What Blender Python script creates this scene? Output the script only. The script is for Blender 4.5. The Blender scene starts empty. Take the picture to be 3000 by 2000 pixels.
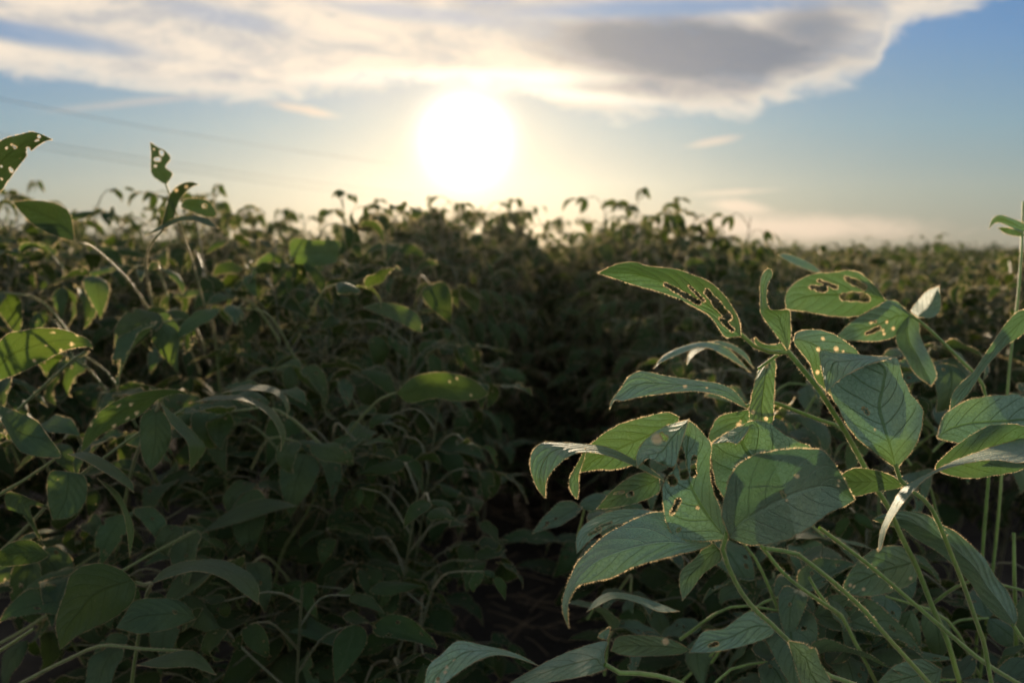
import bpy, math, random
import numpy as np
from mathutils import Vector

random.seed(11)
rng = np.random.default_rng(11)
scene = bpy.context.scene
C = scene.collection

# ------------------------------------------------------------------ camera
CAM = np.array([0.0, 0.0, 0.87])
FPX = 2500.0                       # focal length in pixels of the 3000 px wide photo (30 mm on 36 mm)
PITCH = math.atan((1000 - 733) / FPX)
RIGHT = np.array([1.0, 0, 0])
FWD = np.array([0, math.cos(PITCH), -math.sin(PITCH)])
UP = np.array([0, math.sin(PITCH), math.cos(PITCH)])

def P(px, py, d):
    """world point that stands at depth d on the sight line through a photo pixel"""
    return CAM + RIGHT * ((px - 1500) / FPX * d) + UP * (-(py - 1000) / FPX * d) + FWD * d

cam_data = bpy.data.cameras.new('camera')
cam = bpy.data.objects.new('camera', cam_data)
C.objects.link(cam)
cam.location = CAM
cam.rotation_euler = (math.radians(90) - PITCH, 0, 0)
cam_data.sensor_width = 36
cam_data.lens = 30
cam_data.clip_start = 0.02
cam_data.clip_end = 2000
cam_data.dof.use_dof = True
cam_data.dof.focus_distance = 0.56
cam_data.dof.aperture_fstop = 6.8
scene.camera = cam

scene.view_settings.view_transform = 'Standard'
scene.view_settings.look = 'None'
scene.view_settings.gamma = 1
scene.view_settings.exposure = 0.65
scene.view_settings.use_curve_mapping = False
cy = scene.cycles
cy.max_bounces = 7
cy.diffuse_bounces = 3
cy.glossy_bounces = 2
cy.transmission_bounces = 4
cy.transparent_max_bounces = 8
cy.volume_bounces = 0
cy.use_adaptive_sampling = True
cy.adaptive_threshold = 0.015
cy.use_denoising = True
cy.sample_clamp_indirect = 4

# ------------------------------------------------------------------ sun and sky
sd = P(1365, 412, 1.0) - CAM
SUN = sd / np.linalg.norm(sd)
SUN_EL = math.asin(SUN[2])
SUN_AZ = math.atan2(SUN[0], SUN[1])          # from +Y towards +X
ld = bpy.data.lights.new('sun', 'SUN')
ld.energy = 5.0
ld.angle = math.radians(0.5)
ld.color = (1.0, 0.80, 0.56)
lo = bpy.data.objects.new('sun', ld)
C.objects.link(lo)
lo.rotation_euler = Vector(SUN).to_track_quat('Z', 'Y').to_euler()

world = bpy.data.worlds.new('World')
scene.world = world
world.use_nodes = True
world.cycles.sampling_method = 'MANUAL'
world.cycles.sample_map_resolution = 1024
wt = world.node_tree
wt.nodes.clear()

class N:
    """tiny expression helper over shader nodes"""
    def __init__(s, tree): s.t = tree
    def _in(s, sock, v):
        if hasattr(v, 'is_output') or hasattr(v, 'links'):
            s.t.links.new(v, sock)
        else:
            sock.default_value = v
    def m(s, op, a, b=0.0, c=0.0, clamp=False):
        n = s.t.nodes.new('ShaderNodeMath'); n.operation = op; n.use_clamp = clamp
        s._in(n.inputs[0], a); s._in(n.inputs[1], b); s._in(n.inputs[2], c)
        return n.outputs[0]
    def vm(s, op, a, b=(0, 0, 0)):
        n = s.t.nodes.new('ShaderNodeVectorMath'); n.operation = op
        s._in(n.inputs[0], a); s._in(n.inputs[1], b)
        return n.outputs['Value'] if op in ('DOT_PRODUCT', 'LENGTH', 'DISTANCE') else n.outputs[0]
    def ss(s, v, a, b):
        n = s.t.nodes.new('ShaderNodeMapRange'); n.interpolation_type = 'SMOOTHSTEP'
        s._in(n.inputs[0], v); n.inputs[1].default_value = a; n.inputs[2].default_value = b
        return n.outputs[0]
    def mix(s, f, a, b, blend='MIX'):
        n = s.t.nodes.new('ShaderNodeMix'); n.data_type = 'RGBA'; n.blend_type = blend; n.clamp_factor = True
        s._in(n.inputs[0], f)
        s._in(n.inputs[6], a if hasattr(a, 'links') else (*a, 1)); s._in(n.inputs[7], b if hasattr(b, 'links') else (*b, 1))
        return n.outputs[2]
    def noise(s, vec, scale, detail=5, rough=0.55, dist=0.0):
        n = s.t.nodes.new('ShaderNodeTexNoise')
        s._in(n.inputs['Vector'], vec); n.inputs['Scale'].default_value = scale
        n.inputs['Detail'].default_value = detail; n.inputs['Roughness'].default_value = rough
        n.inputs['Distortion'].default_value = dist
        return n.outputs['Fac']
    def comb(s, x, y, z=0.0):
        n = s.t.nodes.new('ShaderNodeCombineXYZ')
        s._in(n.inputs[0], x); s._in(n.inputs[1], y); s._in(n.inputs[2], z)
        return n.outputs[0]
    def sep(s, v):
        n = s.t.nodes.new('ShaderNodeSeparateXYZ'); s._in(n.inputs[0], v)
        return n.outputs
    def curve(s, x, pts):
        n = s.t.nodes.new('ShaderNodeFloatCurve')
        c = n.mapping.curves[0]
        c.points[0].location = pts[0]; c.points[1].location = pts[-1]
        for p in pts[1:-1]: c.points.new(*p)
        for p in c.points: p.handle_type = 'AUTO_CLAMPED'
        n.mapping.update()
        s._in(n.inputs['Value'], x)
        return n.outputs[0]

w = N(wt)
tc = wt.nodes.new('ShaderNodeTexCoord')
D = w.vm('NORMALIZE', tc.outputs['Generated'])
dx, dy, dz = w.sep(D)[0:3]
dyc = w.m('MAXIMUM', dy, 0.08)
U = w.m('DIVIDE', dx, dyc)          # compass chart of the western sky: tan(bearing), tan(height)
V = w.m('DIVIDE', dz, dyc)

def uv(px, py):
    q = P(px, py, 1.0) - CAM
    return q[0] / q[1], q[2] / q[1]

sky = wt.nodes.new('ShaderNodeTexSky')
sky.sky_type = 'NISHITA'
sky.sun_disc = False
sky.sun_elevation = SUN_EL
sky.sun_rotation = SUN_AZ
sky.air_density = 1.0
sky.dust_density = 1.2
sky.ozone_density = 2.5
nish = w.vm('MULTIPLY', sky.outputs[0], (0.008, 0.0085, 0.01))
el = w.m('MAXIMUM', w.m('ARCTANGENT', V), w.m('ARCSINE', dz))
ramp = wt.nodes.new('ShaderNodeValToRGB')
wt.links.new(w.m('MULTIPLY', el, 1 / 1.2), ramp.inputs[0])
er = ramp.color_ramp.elements
stops = [(0.0, (0.25, 0.25, 0.195)), (0.055, (0.235, 0.30, 0.275)), (0.12, (0.185, 0.32, 0.39)), (0.20, (0.12, 0.265, 0.47)), (0.29, (0.07, 0.20, 0.45)), (0.50, (0.07, 0.15, 0.30)), (1.0, (0.045, 0.095, 0.19))]
er[0].position, er[0].color = stops[0][0], (*stops[0][1], 1)
er[1].position, er[1].color = stops[-1][0], (*stops[-1][1], 1)
for p_, c_ in stops[1:-1]:
    e = er.new(p_); e.color = (*c_, 1)
sky_col = w.vm('ADD', ramp.outputs[0], nish)

# cloud sheet: lower edge as a curve over bearing
NU0, NU1 = -0.75, 0.75
NV0, NV1 = 0.0, 0.6
def npt(px, py):
    a, b = uv(px, py)
    return ((a - NU0) / (NU1 - NU0), (b - NV0) / (NV1 - NV0))
edge = [(-380, 200), (0, 222), (330, 262), (690, 306), (820, 298), (1070, 272), (1280, 262), (1530, 290), (1760, 348),
        (2000, 340), (2190, 352), (2250, 310), (2420, 270), (2560, 225), (2610, 110), (2880, 20), (3360, -200)]
un = w.m('DIVIDE', w.m('SUBTRACT', U, NU0), NU1 - NU0, clamp=True)
low = w.m('MULTIPLY_ADD', w.curve(un, [npt(*p) for p in edge]), NV1 - NV0, NV0)
slope = w.m('MULTIPLY_ADD', U, 0.12, V)
wisp_v = w.comb(w.m('MULTIPLY', U, 2.2), w.m('MULTIPLY', slope, 8.0), 0.3)
n_wisp = w.noise(wisp_v, 2.3, 7, 0.6, 0.6)
n_fine = w.noise(w.comb(w.m('MULTIPLY', U, 6.0), w.m('MULTIPLY', V, 15.0), 2.0), 2.5, 9, 0.66, 0.5)
n_big = w.noise(w.comb(w.m('MULTIPLY', U, 1.5), w.m('MULTIPLY', slope, 4.0), 5.0), 1.8, 4, 0.5, 0.3)
edge_n = w.m('ADD', w.m('MULTIPLY', w.m('SUBTRACT', n_fine, 0.5), 0.06), w.m('MULTIPLY', w.m('SUBTRACT', n_wisp, 0.5), 0.03))
above = w.m('ADD', w.m('SUBTRACT', V, low), edge_n)
sheet = w.ss(above, -0.004, 0.022)

def blob(px, py, rx, ry, soft=0.5, rot=0.0, nz=0.5):
    """soft ellipse on the sky chart, edge broken by noise"""
    a, b = uv(px, py)
    x = w.m('SUBTRACT', U, a); y = w.m('SUBTRACT', V, b)
    c_, s_ = math.cos(rot), math.sin(rot)
    xr = w.m('ADD', w.m('MULTIPLY', x, c_), w.m('MULTIPLY', y, s_))
    yr = w.m('SUBTRACT', w.m('MULTIPLY', y, c_), w.m('MULTIPLY', x, s_))
    xr = w.m('DIVIDE', xr, rx / FPX); yr = w.m('DIVIDE', yr, ry / FPX)
    r = w.m('SQRT', w.m('ADD', w.m('MULTIPLY', xr, xr), w.m('MULTIPLY', yr, yr)))
    r = w.m('ADD', r, w.m('MULTIPLY', w.m('SUBTRACT', n_fine, 0.5), nz * 2))
    return w.m('SUBTRACT', 1.0, w.ss(r, 1 - soft, 1 + soft))

# blue gaps in the sheet
gaps = w.m('MAXIMUM', w.m('MULTIPLY', blob(60, 95, 330, 28, 0.6, -0.17, 0.5), 0.8), w.m('MULTIPLY', blob(660, 50, 170, 24, 0.7, -0.2, 0.8), 0.45))
gaps = w.m('MAXIMUM', gaps, w.m('MULTIPLY', blob(1960, 22, 420, 24, 0.7, 0.03, 0.6), 0.9))
gaps = w.m('MAXIMUM', gaps, w.m('MULTIPLY', blob(1230, 40, 240, 22, 0.7, -0.1, 0.8), 0.6))
gaps = w.m('MAXIMUM', gaps, w.m('MULTIPLY', w.ss(n_wisp, 0.56, 0.76), 0.5))
sheet = w.m('MULTIPLY', sheet, w.m('SUBTRACT', 1.0, gaps))
sheet = w.m('MULTIPLY', sheet, w.m('MULTIPLY_ADD', w.m('SUBTRACT', 1.0, w.ss(dz, 0.34, 0.52)), 0.9, 0.1))
small = w.m('MAXIMUM', w.m('MULTIPLY', blob(2310, 665, 330, 30, 0.8, -0.01, 0.9), 0.7), w.m('MULTIPLY', blob(2175, 605, 75, 17, 0.7, -0.1, 0.9), 0.7))
small = w.m('MAXIMUM', small, w.m('MULTIPLY', blob(2090, 415, 62, 10, 0.7, 0.18, 0.7), 0.55))
small = w.m('MAXIMUM', small, w.m('MULTIPLY', blob(890, 322, 80, 11, 0.7, -0.18, 0.8), 0.7))
small = w.m('MAXIMUM', small, w.m('MULTIPLY', blob(2160, 563, 90, 8, 0.7, 0.05, 0.8), 0.5))
small = w.m('MAXIMUM', small, w.m('MULTIPLY', blob(400, 300, 200, 10, 0.8, 0.1, 0.8), 0.25))
small = w.m('MULTIPLY', small, w.ss(dy, 0.1, 0.3))

# cloud shade: cream lit parts, grey folds, the dark bank right of the sun
fold = w.ss(w.m('ADD', w.m('MULTIPLY', n_wisp, 0.6), w.m('MULTIPLY', n_fine, 0.4)), 0.40, 0.60)
cl = w.mix(fold, (0.90, 0.78, 0.64), (0.48, 0.49, 0.51))
dark = w.m('MAXIMUM', blob(2030, 150, 400, 92, 0.4, -0.05, 0.5), w.m('MULTIPLY', blob(2120, 230, 400, 80, 0.6, 0.1, 0.6), 0.75))
dark = w.m('MAXIMUM', dark, w.m('MULTIPLY', blob(2350, 100, 160, 90, 0.6, 0.3, 0.6), 0.8))
cl = w.mix(w.m('MULTIPLY', dark, 0.95), cl, (0.15, 0.195, 0.265))
lining = w.m('MULTIPLY', w.m('SUBTRACT', 1.0, w.ss(above, 0.004, 0.045)), w.m('MULTIPLY_ADD', w.ss(n_wisp, 0.35, 0.6), 0.6, 0.3))
cl = w.mix(lining, cl, (0.90, 0.80, 0.66))
hot = w.m('MAXIMUM', blob(1365, 232, 330, 24, 0.7, 0.0, 0.6), w.m('MULTIPLY', blob(1500, 262, 330, 20, 0.7, -0.1, 0.6), 0.8))
cl = w.mix(hot, cl, (1.35, 1.22, 0.98))
col = w.mix(sheet, sky_col, cl)
col = w.mix(small, col, (0.86, 0.66, 0.50))

# added fill light: bright unseen clouds in the eastern sky, in place of flash
east_fill = w.ss(w.m('MULTIPLY', dy, -1.0), -0.25, 0.35)
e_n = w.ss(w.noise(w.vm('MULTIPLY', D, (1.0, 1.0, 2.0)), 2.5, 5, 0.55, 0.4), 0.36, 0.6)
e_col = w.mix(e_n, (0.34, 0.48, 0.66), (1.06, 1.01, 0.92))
e_amt = w.m('MULTIPLY', east_fill, w.m('MULTIPLY', w.ss(dz, 0.0, 0.12), w.m('SUBTRACT', 1.0, w.m('MULTIPLY', w.ss(dz, 0.45, 0.8), 0.8))))
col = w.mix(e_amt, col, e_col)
below = w.ss(w.m('MULTIPLY', dz, -1.0), 0.0, 0.02)
col = w.mix(below, col, (0.05, 0.05, 0.04))

# air glow round the sun
cs = w.m('MINIMUM', w.vm('DOT_PRODUCT', D, tuple(SUN)), 1.0)
th = w.m('MULTIPLY', w.m('ARCCOSINE', cs), 57.2958)
core = w.m('EXPONENT', w.m('MULTIPLY', w.m('POWER', w.m('DIVIDE', th, 2.4), 2.6), -1.0))
warm = w.m('DIVIDE', 0.28, w.m('ADD', 1.0, w.m('POWER', w.m('DIVIDE', th, 7.0), 2.0)))
g1 = w.m('EXPONENT', w.m('MULTIPLY', th, -1 / 2.5))
def scale(col3, f):
    n = wt.nodes.new('ShaderNodeVectorMath'); n.operation = 'SCALE'
    n.inputs[0].default_value = col3; w._in(n.inputs[3], f)
    return n.outputs[0]
col = w.mix(warm, col, (0.95, 0.68, 0.36))
glow = w.vm('ADD', scale((2.0, 1.9, 1.6), core), scale((0.58, 0.40, 0.18), g1))
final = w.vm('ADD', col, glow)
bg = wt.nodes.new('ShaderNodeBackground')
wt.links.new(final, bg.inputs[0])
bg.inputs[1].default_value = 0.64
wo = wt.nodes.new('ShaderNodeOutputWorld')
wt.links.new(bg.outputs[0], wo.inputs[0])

# ------------------------------------------------------------------ materials
def new_mat(name):
    m = bpy.data.materials.new(name); m.use_nodes = True
    m.node_tree.nodes.clear()
    return m, N(m.node_tree)

def leaf_material(name, top_col, vein_col, trans_col, rough=0.5, bump=0.5, spec=0.35, sheen=0.2, vw=0.055):
    m, n = new_mat(name); t = m.node_tree
    uvn = t.nodes.new('ShaderNodeUVMap'); uvn.uv_map = 'UVMap'
    u, v = n.sep(uvn.outputs[0])[0:2]
    au = n.m('ABSOLUTE', n.m('MULTIPLY_ADD', u, 2.0, -1.0))
    obj = t.nodes.new('ShaderNodeTexCoord').outputs['Object']
    oi = t.nodes.new('ShaderNodeObjectInfo').outputs['Random']
    big = n.noise(obj, 18.0, 3, 0.5)
    fine = n.noise(obj, 420.0, 4, 0.6)
    # lateral veins leave the midrib and sweep forward
    ph = n.m('SUBTRACT', n.m('MULTIPLY', v, 7.5), n.m('MULTIPLY', n.m('POWER', au, 1.25), 2.1))
    ph = n.m('ADD', ph, n.m('MULTIPLY', n.m('SUBTRACT', big, 0.5), 0.35))
    fr = n.m('ABSOLUTE', n.m('SUBTRACT', n.m('FRACT', ph), 0.5))
    lat = n.m('SUBTRACT', 1.0, n.ss(fr, 0.0, vw))
    lat = n.m('MULTIPLY', lat, n.m('SUBTRACT', 1.0, n.ss(au, 0.75, 1.0)))
    mid = n.m('SUBTRACT', 1.0, n.ss(au, 0.02, 0.07))
    vo = t.nodes.new('ShaderNodeTexVoronoi'); vo.feature = 'DISTANCE_TO_EDGE'
    t.links.new(obj, vo.inputs['Vector']); vo.inputs['Scale'].default_value = 330.0
    net = n.m('SUBTRACT', 1.0, n.ss(vo.outputs['Distance'], 0.0, 0.10))
    vein = n.m('MAXIMUM', mid, n.m('MULTIPLY', lat, 0.7))
    c = n.mix(n.m('MULTIPLY', n.ss(big, 0.35, 0.68), 0.7), top_col, tuple(x * f for x, f in zip(top_col, (1.40, 1.15, 0.72))))
    dust = n.noise(obj, 95.0, 5, 0.7)
    c = n.mix(n.m('MULTIPLY', n.ss(dust, 0.50, 0.72), 0.35), c, tuple(min(1, x * 1.45 + 0.02) for x in top_col))
    c = n.mix(n.m('MULTIPLY', n.ss(fine, 0.35, 0.7), 0.35), c, tuple(x * 0.62 for x in top_col))
    c = n.mix(n.m('MULTIPLY', net, 0.22), c, vein_col)
    c = n.mix(n.m('MULTIPLY', vein, 0.8), c, vein_col)
    hs = t.nodes.new('ShaderNodeHueSaturation')
    t.links.new(c, hs.inputs['Color'])
    w2 = n.m('MULTIPLY_ADD', oi, 0.03, 0.485); t.links.new(w2, hs.inputs['Hue'])
    w3 = n.m('MULTIPLY_ADD', oi, 0.35, 0.82); t.links.new(w3, hs.inputs['Value'])
    c = hs.outputs[0]
    tcol = n.mix(n.m('MULTIPLY', vein, 0.6), trans_col, tuple(x * 0.45 for x in trans_col))
    tcol = n.mix(n.m('MULTIPLY', n.ss(big, 0.3, 0.75), 0.5), tcol, tuple(x * f for x, f in zip(trans_col, (1.5, 1.15, 0.8))))
    # feeding damage: dry tan spots (attribute on hero leaves, speckle elsewhere)
    at = t.nodes.new('ShaderNodeAttribute'); at.attribute_name = 'spot'
    spot = at.outputs['Fac']
    vs = t.nodes.new('ShaderNodeTexVoronoi'); t.links.new(obj, vs.inputs['Vector']); vs.inputs['Scale'].default_value = 60.0
    pick = n.m('GREATER_THAN', n.sep(vs.outputs['Color'])[0], 0.90)
    sp2 = n.m('MULTIPLY', pick, n.m('SUBTRACT', 1.0, n.ss(n.m('ADD', vs.outputs['Distance'], n.m('MULTIPLY', fine, 0.12)), 0.12, 0.19)))
    spot = n.m('MAXIMUM', spot, n.m('MULTIPLY', sp2, 0.85))
    c = n.mix(spot, c, (0.42, 0.33, 0.20))
    tcol = n.mix(spot, tcol, (0.50, 0.36, 0.18))
    pb = t.nodes.new('ShaderNodeBsdfPrincipled')
    t.links.new(c, pb.inputs['Base Color'])
    pb.inputs['Roughness'].default_value = rough
    pb.inputs['Specular IOR Level'].default_value = spec
    pb.inputs['Sheen Weight'].default_value = sheen
    pb.inputs['Sheen Roughness'].default_value = 0.35
    pb.inputs['Sheen Tint'].default_value = (1.0, 0.9, 0.72, 1)
    tr = t.nodes.new('ShaderNodeBsdfTranslucent')
    t.links.new(tcol, tr.inputs[0])
    hgt = n.m('ADD', n.m('MULTIPLY_ADD', n.m('SQRT', fr), 0.45, n.m('MULTIPLY', vein, -0.8)), n.m('ADD', n.m('MULTIPLY', net, -0.25), n.m('MULTIPLY', fine, 0.35)))
    bp = t.nodes.new('ShaderNodeBump'); bp.inputs['Strength'].default_value = bump; bp.inputs['Distance'].default_value = 0.0013
    t.links.new(hgt, bp.inputs['Height'])
    t.links.new(bp.outputs[0], pb.inputs['Normal']); t.links.new(bp.outputs[0], tr.inputs['Normal'])
    ad = t.nodes.new('ShaderNodeAddShader')
    t.links.new(pb.outputs[0], ad.inputs[0]); t.links.new(tr.outputs[0], ad.inputs[1])
    o = t.nodes.new('ShaderNodeOutputMaterial'); t.links.new(ad.outputs[0], o.inputs[0])
    return m

M_LEAF = leaf_material('leaf_underside_lit_green', (0.150, 0.240, 0.178), (0.060, 0.110, 0.035), (0.028, 0.058, 0.010), rough=0.7, bump=0.9, vw=0.075, sheen=0.08, spec=0.18)  # pale underside, lightened further: front flash light put into the colour
M_LEAF_TOP = leaf_material('leaf_upper_lit_green', (0.150, 0.238, 0.188), (0.22, 0.32, 0.23), (0.014, 0.034, 0.009), rough=0.6, bump=0.9, vw=0.06, spec=0.25, sheen=0.08)  # upper faces lightened too, front light built into the colour
M_SIDE = leaf_material('shaded_leaf_green', (0.038, 0.068, 0.036), (0.026, 0.046, 0.016), (0.042, 0.070, 0.008), rough=0.7, bump=0.5, spec=0.15, sheen=0.08)  # darker copy for the left leaves, shade put into the colour
M_SKYLEAF = leaf_material('dim_backlit_leaf_green', (0.036, 0.062, 0.036), (0.026, 0.046, 0.016), (0.012, 0.023, 0.004), rough=0.7, bump=0.5, spec=0.15, sheen=0.08)  # same shaded copy, light passing through it dimmed in the colour
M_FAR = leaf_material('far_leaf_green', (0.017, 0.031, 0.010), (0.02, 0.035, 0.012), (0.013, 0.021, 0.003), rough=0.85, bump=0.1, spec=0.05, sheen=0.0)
M_FIELD = leaf_material('shaded_field_leaf_green', (0.021, 0.042, 0.014), (0.035, 0.055, 0.022), (0.023, 0.037, 0.004), rough=0.75, bump=0.3, spec=0.12, sheen=0.06)  # field leaves darkened in colour to imitate light falling off behind the front plants

def hair_material():
    m, n = new_mat('leaf_hair'); t = m.node_tree
    d = t.nodes.new('ShaderNodeBsdfDiffuse'); d.inputs[0].default_value = (0.20, 0.155, 0.10, 1)
    tr = t.nodes.new('ShaderNodeBsdfTranslucent'); tr.inputs[0].default_value = (0.90, 0.72, 0.44, 1)
    mx = t.nodes.new('ShaderNodeMixShader'); mx.inputs[0].default_value = 0.75
    t.links.new(d.outputs[0], mx.inputs[1]); t.links.new(tr.outputs[0], mx.inputs[2])
    o = t.nodes.new('ShaderNodeOutputMaterial'); t.links.new(mx.outputs[0], o.inputs[0])
    return m
M_HAIR = hair_material()

def stem_material(name, col, trans):
    m, n = new_mat(name); t = m.node_tree
    obj = t.nodes.new('ShaderNodeTexCoord').outputs['Object']
    nz = n.noise(n.vm('MULTIPLY', obj, (1, 1, 0.15)), 260.0, 4, 0.6)
    nb = n.noise(obj, 14.0, 3, 0.5)
    c = n.mix(n.ss(nz, 0.35, 0.7), col, tuple(x * 0.6 for x in col))
    c = n.mix(n.m('MULTIPLY', n.ss(nb, 0.45, 0.7), 0.6), c, tuple(x * f for x, f in zip(col, (1.5, 1.1, 0.9))))
    pb = t.nodes.new('ShaderNodeBsdfPrincipled'); t.links.new(c, pb.inputs['Base Color'])
    pb.inputs['Roughness'].default_value = 0.45
    pb.inputs['Sheen Weight'].default_value = 0.6
    pb.inputs['Sheen Tint'].default_value = (1, 0.85, 0.6, 1)
    pb.inputs['Subsurface Weight'].default_value = 0.0
    tr = t.nodes.new('ShaderNodeBsdfTranslucent'); tr.inputs[0].default_value = (*trans, 1)
    bp = t.nodes.new('ShaderNodeBump'); bp.inputs['Strength'].default_value = 0.5; bp.inputs['Distance'].default_value = 0.0005
    t.links.new(nz, bp.inputs['Height']); t.links.new(bp.outputs[0], pb.inputs['Normal'])
    ad = t.nodes.new('ShaderNodeAddShader'); t.links.new(pb.outputs[0], ad.inputs[0]); t.links.new(tr.outputs[0], ad.inputs[1])
    o = t.nodes.new('ShaderNodeOutputMaterial'); t.links.new(ad.outputs[0], o.inputs[0])
    return m
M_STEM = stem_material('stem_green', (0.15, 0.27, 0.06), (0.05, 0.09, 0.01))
M_STEM_SIDE = stem_material('stem_shaded_green', (0.07, 0.12, 0.025), (0.02, 0.035, 0.004))  # darker copy of the stem green, shade put into the colour
M_STEM_DARK = stem_material('stem_dark_shaded_green', (0.035, 0.055, 0.018), (0.01, 0.014, 0.002))  # darkest stem copy for field plants, shade painted into its colour

def soil_material():
    m, n = new_mat('soil'); t = m.node_tree
    obj = t.nodes.new('ShaderNodeTexCoord').outputs['Object']
    a = n.noise(obj, 9.0, 8, 0.65); b = n.noise(obj, 60.0, 5, 0.6)
    c = n.mix(n.ss(a, 0.3, 0.7), (0.016, 0.012, 0.009), (0.042, 0.032, 0.022))
    c = n.mix(n.m('MULTIPLY', n.ss(b, 0.5, 0.7), 0.5), c, (0.06, 0.045, 0.03))
    pb = t.nodes.new('ShaderNodeBsdfPrincipled'); t.links.new(c, pb.inputs['Base Color']); pb.inputs['Roughness'].default_value = 0.95
    bp = t.nodes.new('ShaderNodeBump'); bp.inputs['Strength'].default_value = 0.9; bp.inputs['Distance'].default_value = 0.02
    t.links.new(n.m('ADD', a, n.m('MULTIPLY', b, 0.4)), bp.inputs['Height']); t.links.new(bp.outputs[0], pb.inputs['Normal'])
    o = t.nodes.new('ShaderNodeOutputMaterial'); t.links.new(pb.outputs[0], o.inputs[0])
    return m
M_SOIL = soil_material()

def plain(name, col, rough=0.6, metal=0.0):
    m, n = new_mat(name); t = m.node_tree
    obj = t.nodes.new('ShaderNodeTexCoord').outputs['Object']
    c = n.mix(n.noise(obj, 30.0, 3), col, tuple(x * 0.7 for x in col))
    pb = t.nodes.new('ShaderNodeBsdfPrincipled'); t.links.new(c, pb.inputs['Base Color'])
    pb.inputs['Roughness'].default_value = rough; pb.inputs['Metallic'].default_value = metal
    o = t.nodes.new('ShaderNodeOutputMaterial'); t.links.new(pb.outputs[0], o.inputs[0])
    return m
M_WIRE = plain('cable_grey', (0.10, 0.10, 0.10))
M_STRAW = plain('dry_straw', (0.14, 0.10, 0.06), 0.9)

# ------------------------------------------------------------------ mesh building
class Buf:
    """collects polygons with uv, material index and a per-vertex 'spot' value; becomes ONE mesh"""
    def __init__(s): s.v = []; s.f = []; s.m = []; s.uv = []; s.sp = []; s.n = 0; s.pin = False
    def add(s, verts, faces, mat=0, uv=None, spot=None):
        verts = np.asarray(verts, float); faces = np.asarray(faces, int)
        if len(faces) == 0: return
        s.v.append(verts); s.f.append((faces + s.n, mat))
        s.uv.append(np.zeros((len(verts), 2)) if uv is None else np.asarray(uv, float))
        s.sp.append(np.zeros(len(verts)) if spot is None else np.asarray(spot, float))
        s.n += len(verts)
    def extend(s, o, R=None, t=None):
        base = s.n
        V_ = np.concatenate(o.v)
        if R is not None: V_ = V_ @ np.asarray(R).T
        if t is not None: V_ = V_ + np.asarray(t)
        s.v.append(V_); s.uv.append(np.concatenate(o.uv)); s.sp.append(np.concatenate(o.sp))
        for f, m in o.f: s.f.append((f + base, m))
        s.n += len(V_)
    def mesh(s, name, mats, origin=(0, 0, 0)):
        me = bpy.data.meshes.new(name)
        V_ = np.concatenate(s.v) - np.asarray(origin)
        loops = []; starts = []; tot = 0; mi = []
        for f, m in s.f:
            k = f.shape[1]
            loops.append(f.ravel()); starts.append(np.arange(len(f)) * k + tot); tot += f.size
            mi.append(np.full(len(f), m, dtype=np.int32))
        L = np.concatenate(loops).astype(np.int32); S = np.concatenate(starts).astype(np.int32); mi = np.concatenate(mi)
        me.vertices.add(len(V_)); me.vertices.foreach_set('co', V_.astype(np.float32).ravel())
        me.loops.add(len(L)); me.loops.foreach_set('vertex_index', L)
        me.polygons.add(len(S)); me.polygons.foreach_set('loop_start', S)
        me.polygons.foreach_set('material_index', mi)
        me.polygons.foreach_set('use_smooth', np.ones(len(S), dtype=bool))
        ul = me.uv_layers.new(name='UVMap')
        ul.data.foreach_set('uv', np.concatenate(s.uv)[L].astype(np.float32).ravel())
        sp = np.concatenate(s.sp)
        if sp.max() > 0:
            a = me.attributes.new('spot', 'FLOAT', 'POINT'); a.data.foreach_set('value', sp.astype(np.float32))
        for m in mats: me.materials.append(m)
        me.update(calc_edges=True)
        return me

def link(name, me, parent=None, loc=(0, 0, 0)):
    o = bpy.data.objects.new(name, me); C.objects.link(o)
    o.location = loc
    if parent is not None: o.parent = parent
    return o
def tag(o, label=None, cat=None, group=None, kind=None):
    if label: o['label'] = label
    if cat: o['category'] = cat
    if group: o['group'] = group
    if kind: o['kind'] = kind
    return o
def root(name, loc, label, cat, group=None):
    o = bpy.data.objects.new(name, None); C.objects.link(o); o.location = loc; o.empty_display_size = 0.05
    return tag(o, label, cat, group)

def crv(pts, n):
    """Catmull-Rom through points, resampled evenly by length"""
    p = np.asarray(pts, float)
    if len(p) == 2: return p[0] + (p[1] - p[0]) * np.linspace(0, 1, n)[:, None]
    q = np.vstack([2 * p[0] - p[1], p, 2 * p[-1] - p[-2]])
    out = []
    for i in range(1, len(q) - 2):
        a, b, c_, d_ = q[i - 1], q[i], q[i + 1], q[i + 2]
        for t in np.linspace(0, 1, 12, endpoint=False):
            out.append(0.5 * ((2 * b) + (c_ - a) * t + (2 * a - 5 * b + 4 * c_ - d_) * t * t + (3 * b - a - 3 * c_ + d_) * t ** 3))
    out.append(q[-2]); out = np.array(out)
    s = np.concatenate([[0], np.cumsum(np.linalg.norm(np.diff(out, axis=0), axis=1))])
    x = np.linspace(0, s[-1], n)
    return np.stack([np.interp(x, s, out[:, k]) for k in range(out.shape[1])], 1)

def grid_faces(n, m):
    i, j = np.meshgrid(np.arange(n - 1), np.arange(m - 1), indexing='ij')
    a = (i * m + j).ravel()
    return np.stack([a, a + 1, a + m + 1, a + m], 1)

def hairs(buf, pos, dirs, length, width, mat):
    """one slim triangle per hair"""
    k = len(pos)
    if k == 0: return
    dirs = dirs / (np.linalg.norm(dirs, axis=1, keepdims=True) + 1e-9)
    side = np.cross(dirs, rng.normal(size=(k, 3)))
    side /= (np.linalg.norm(side, axis=1, keepdims=True) + 1e-9)
    ln = length * rng.uniform(0.5, 1.3, (k, 1))
    v = np.stack([pos - side * width / 2, pos + side * width / 2, pos + dirs * ln], 1).reshape(-1, 3)
    buf.add(v, np.arange(3 * k).reshape(-1, 3), mat)

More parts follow.
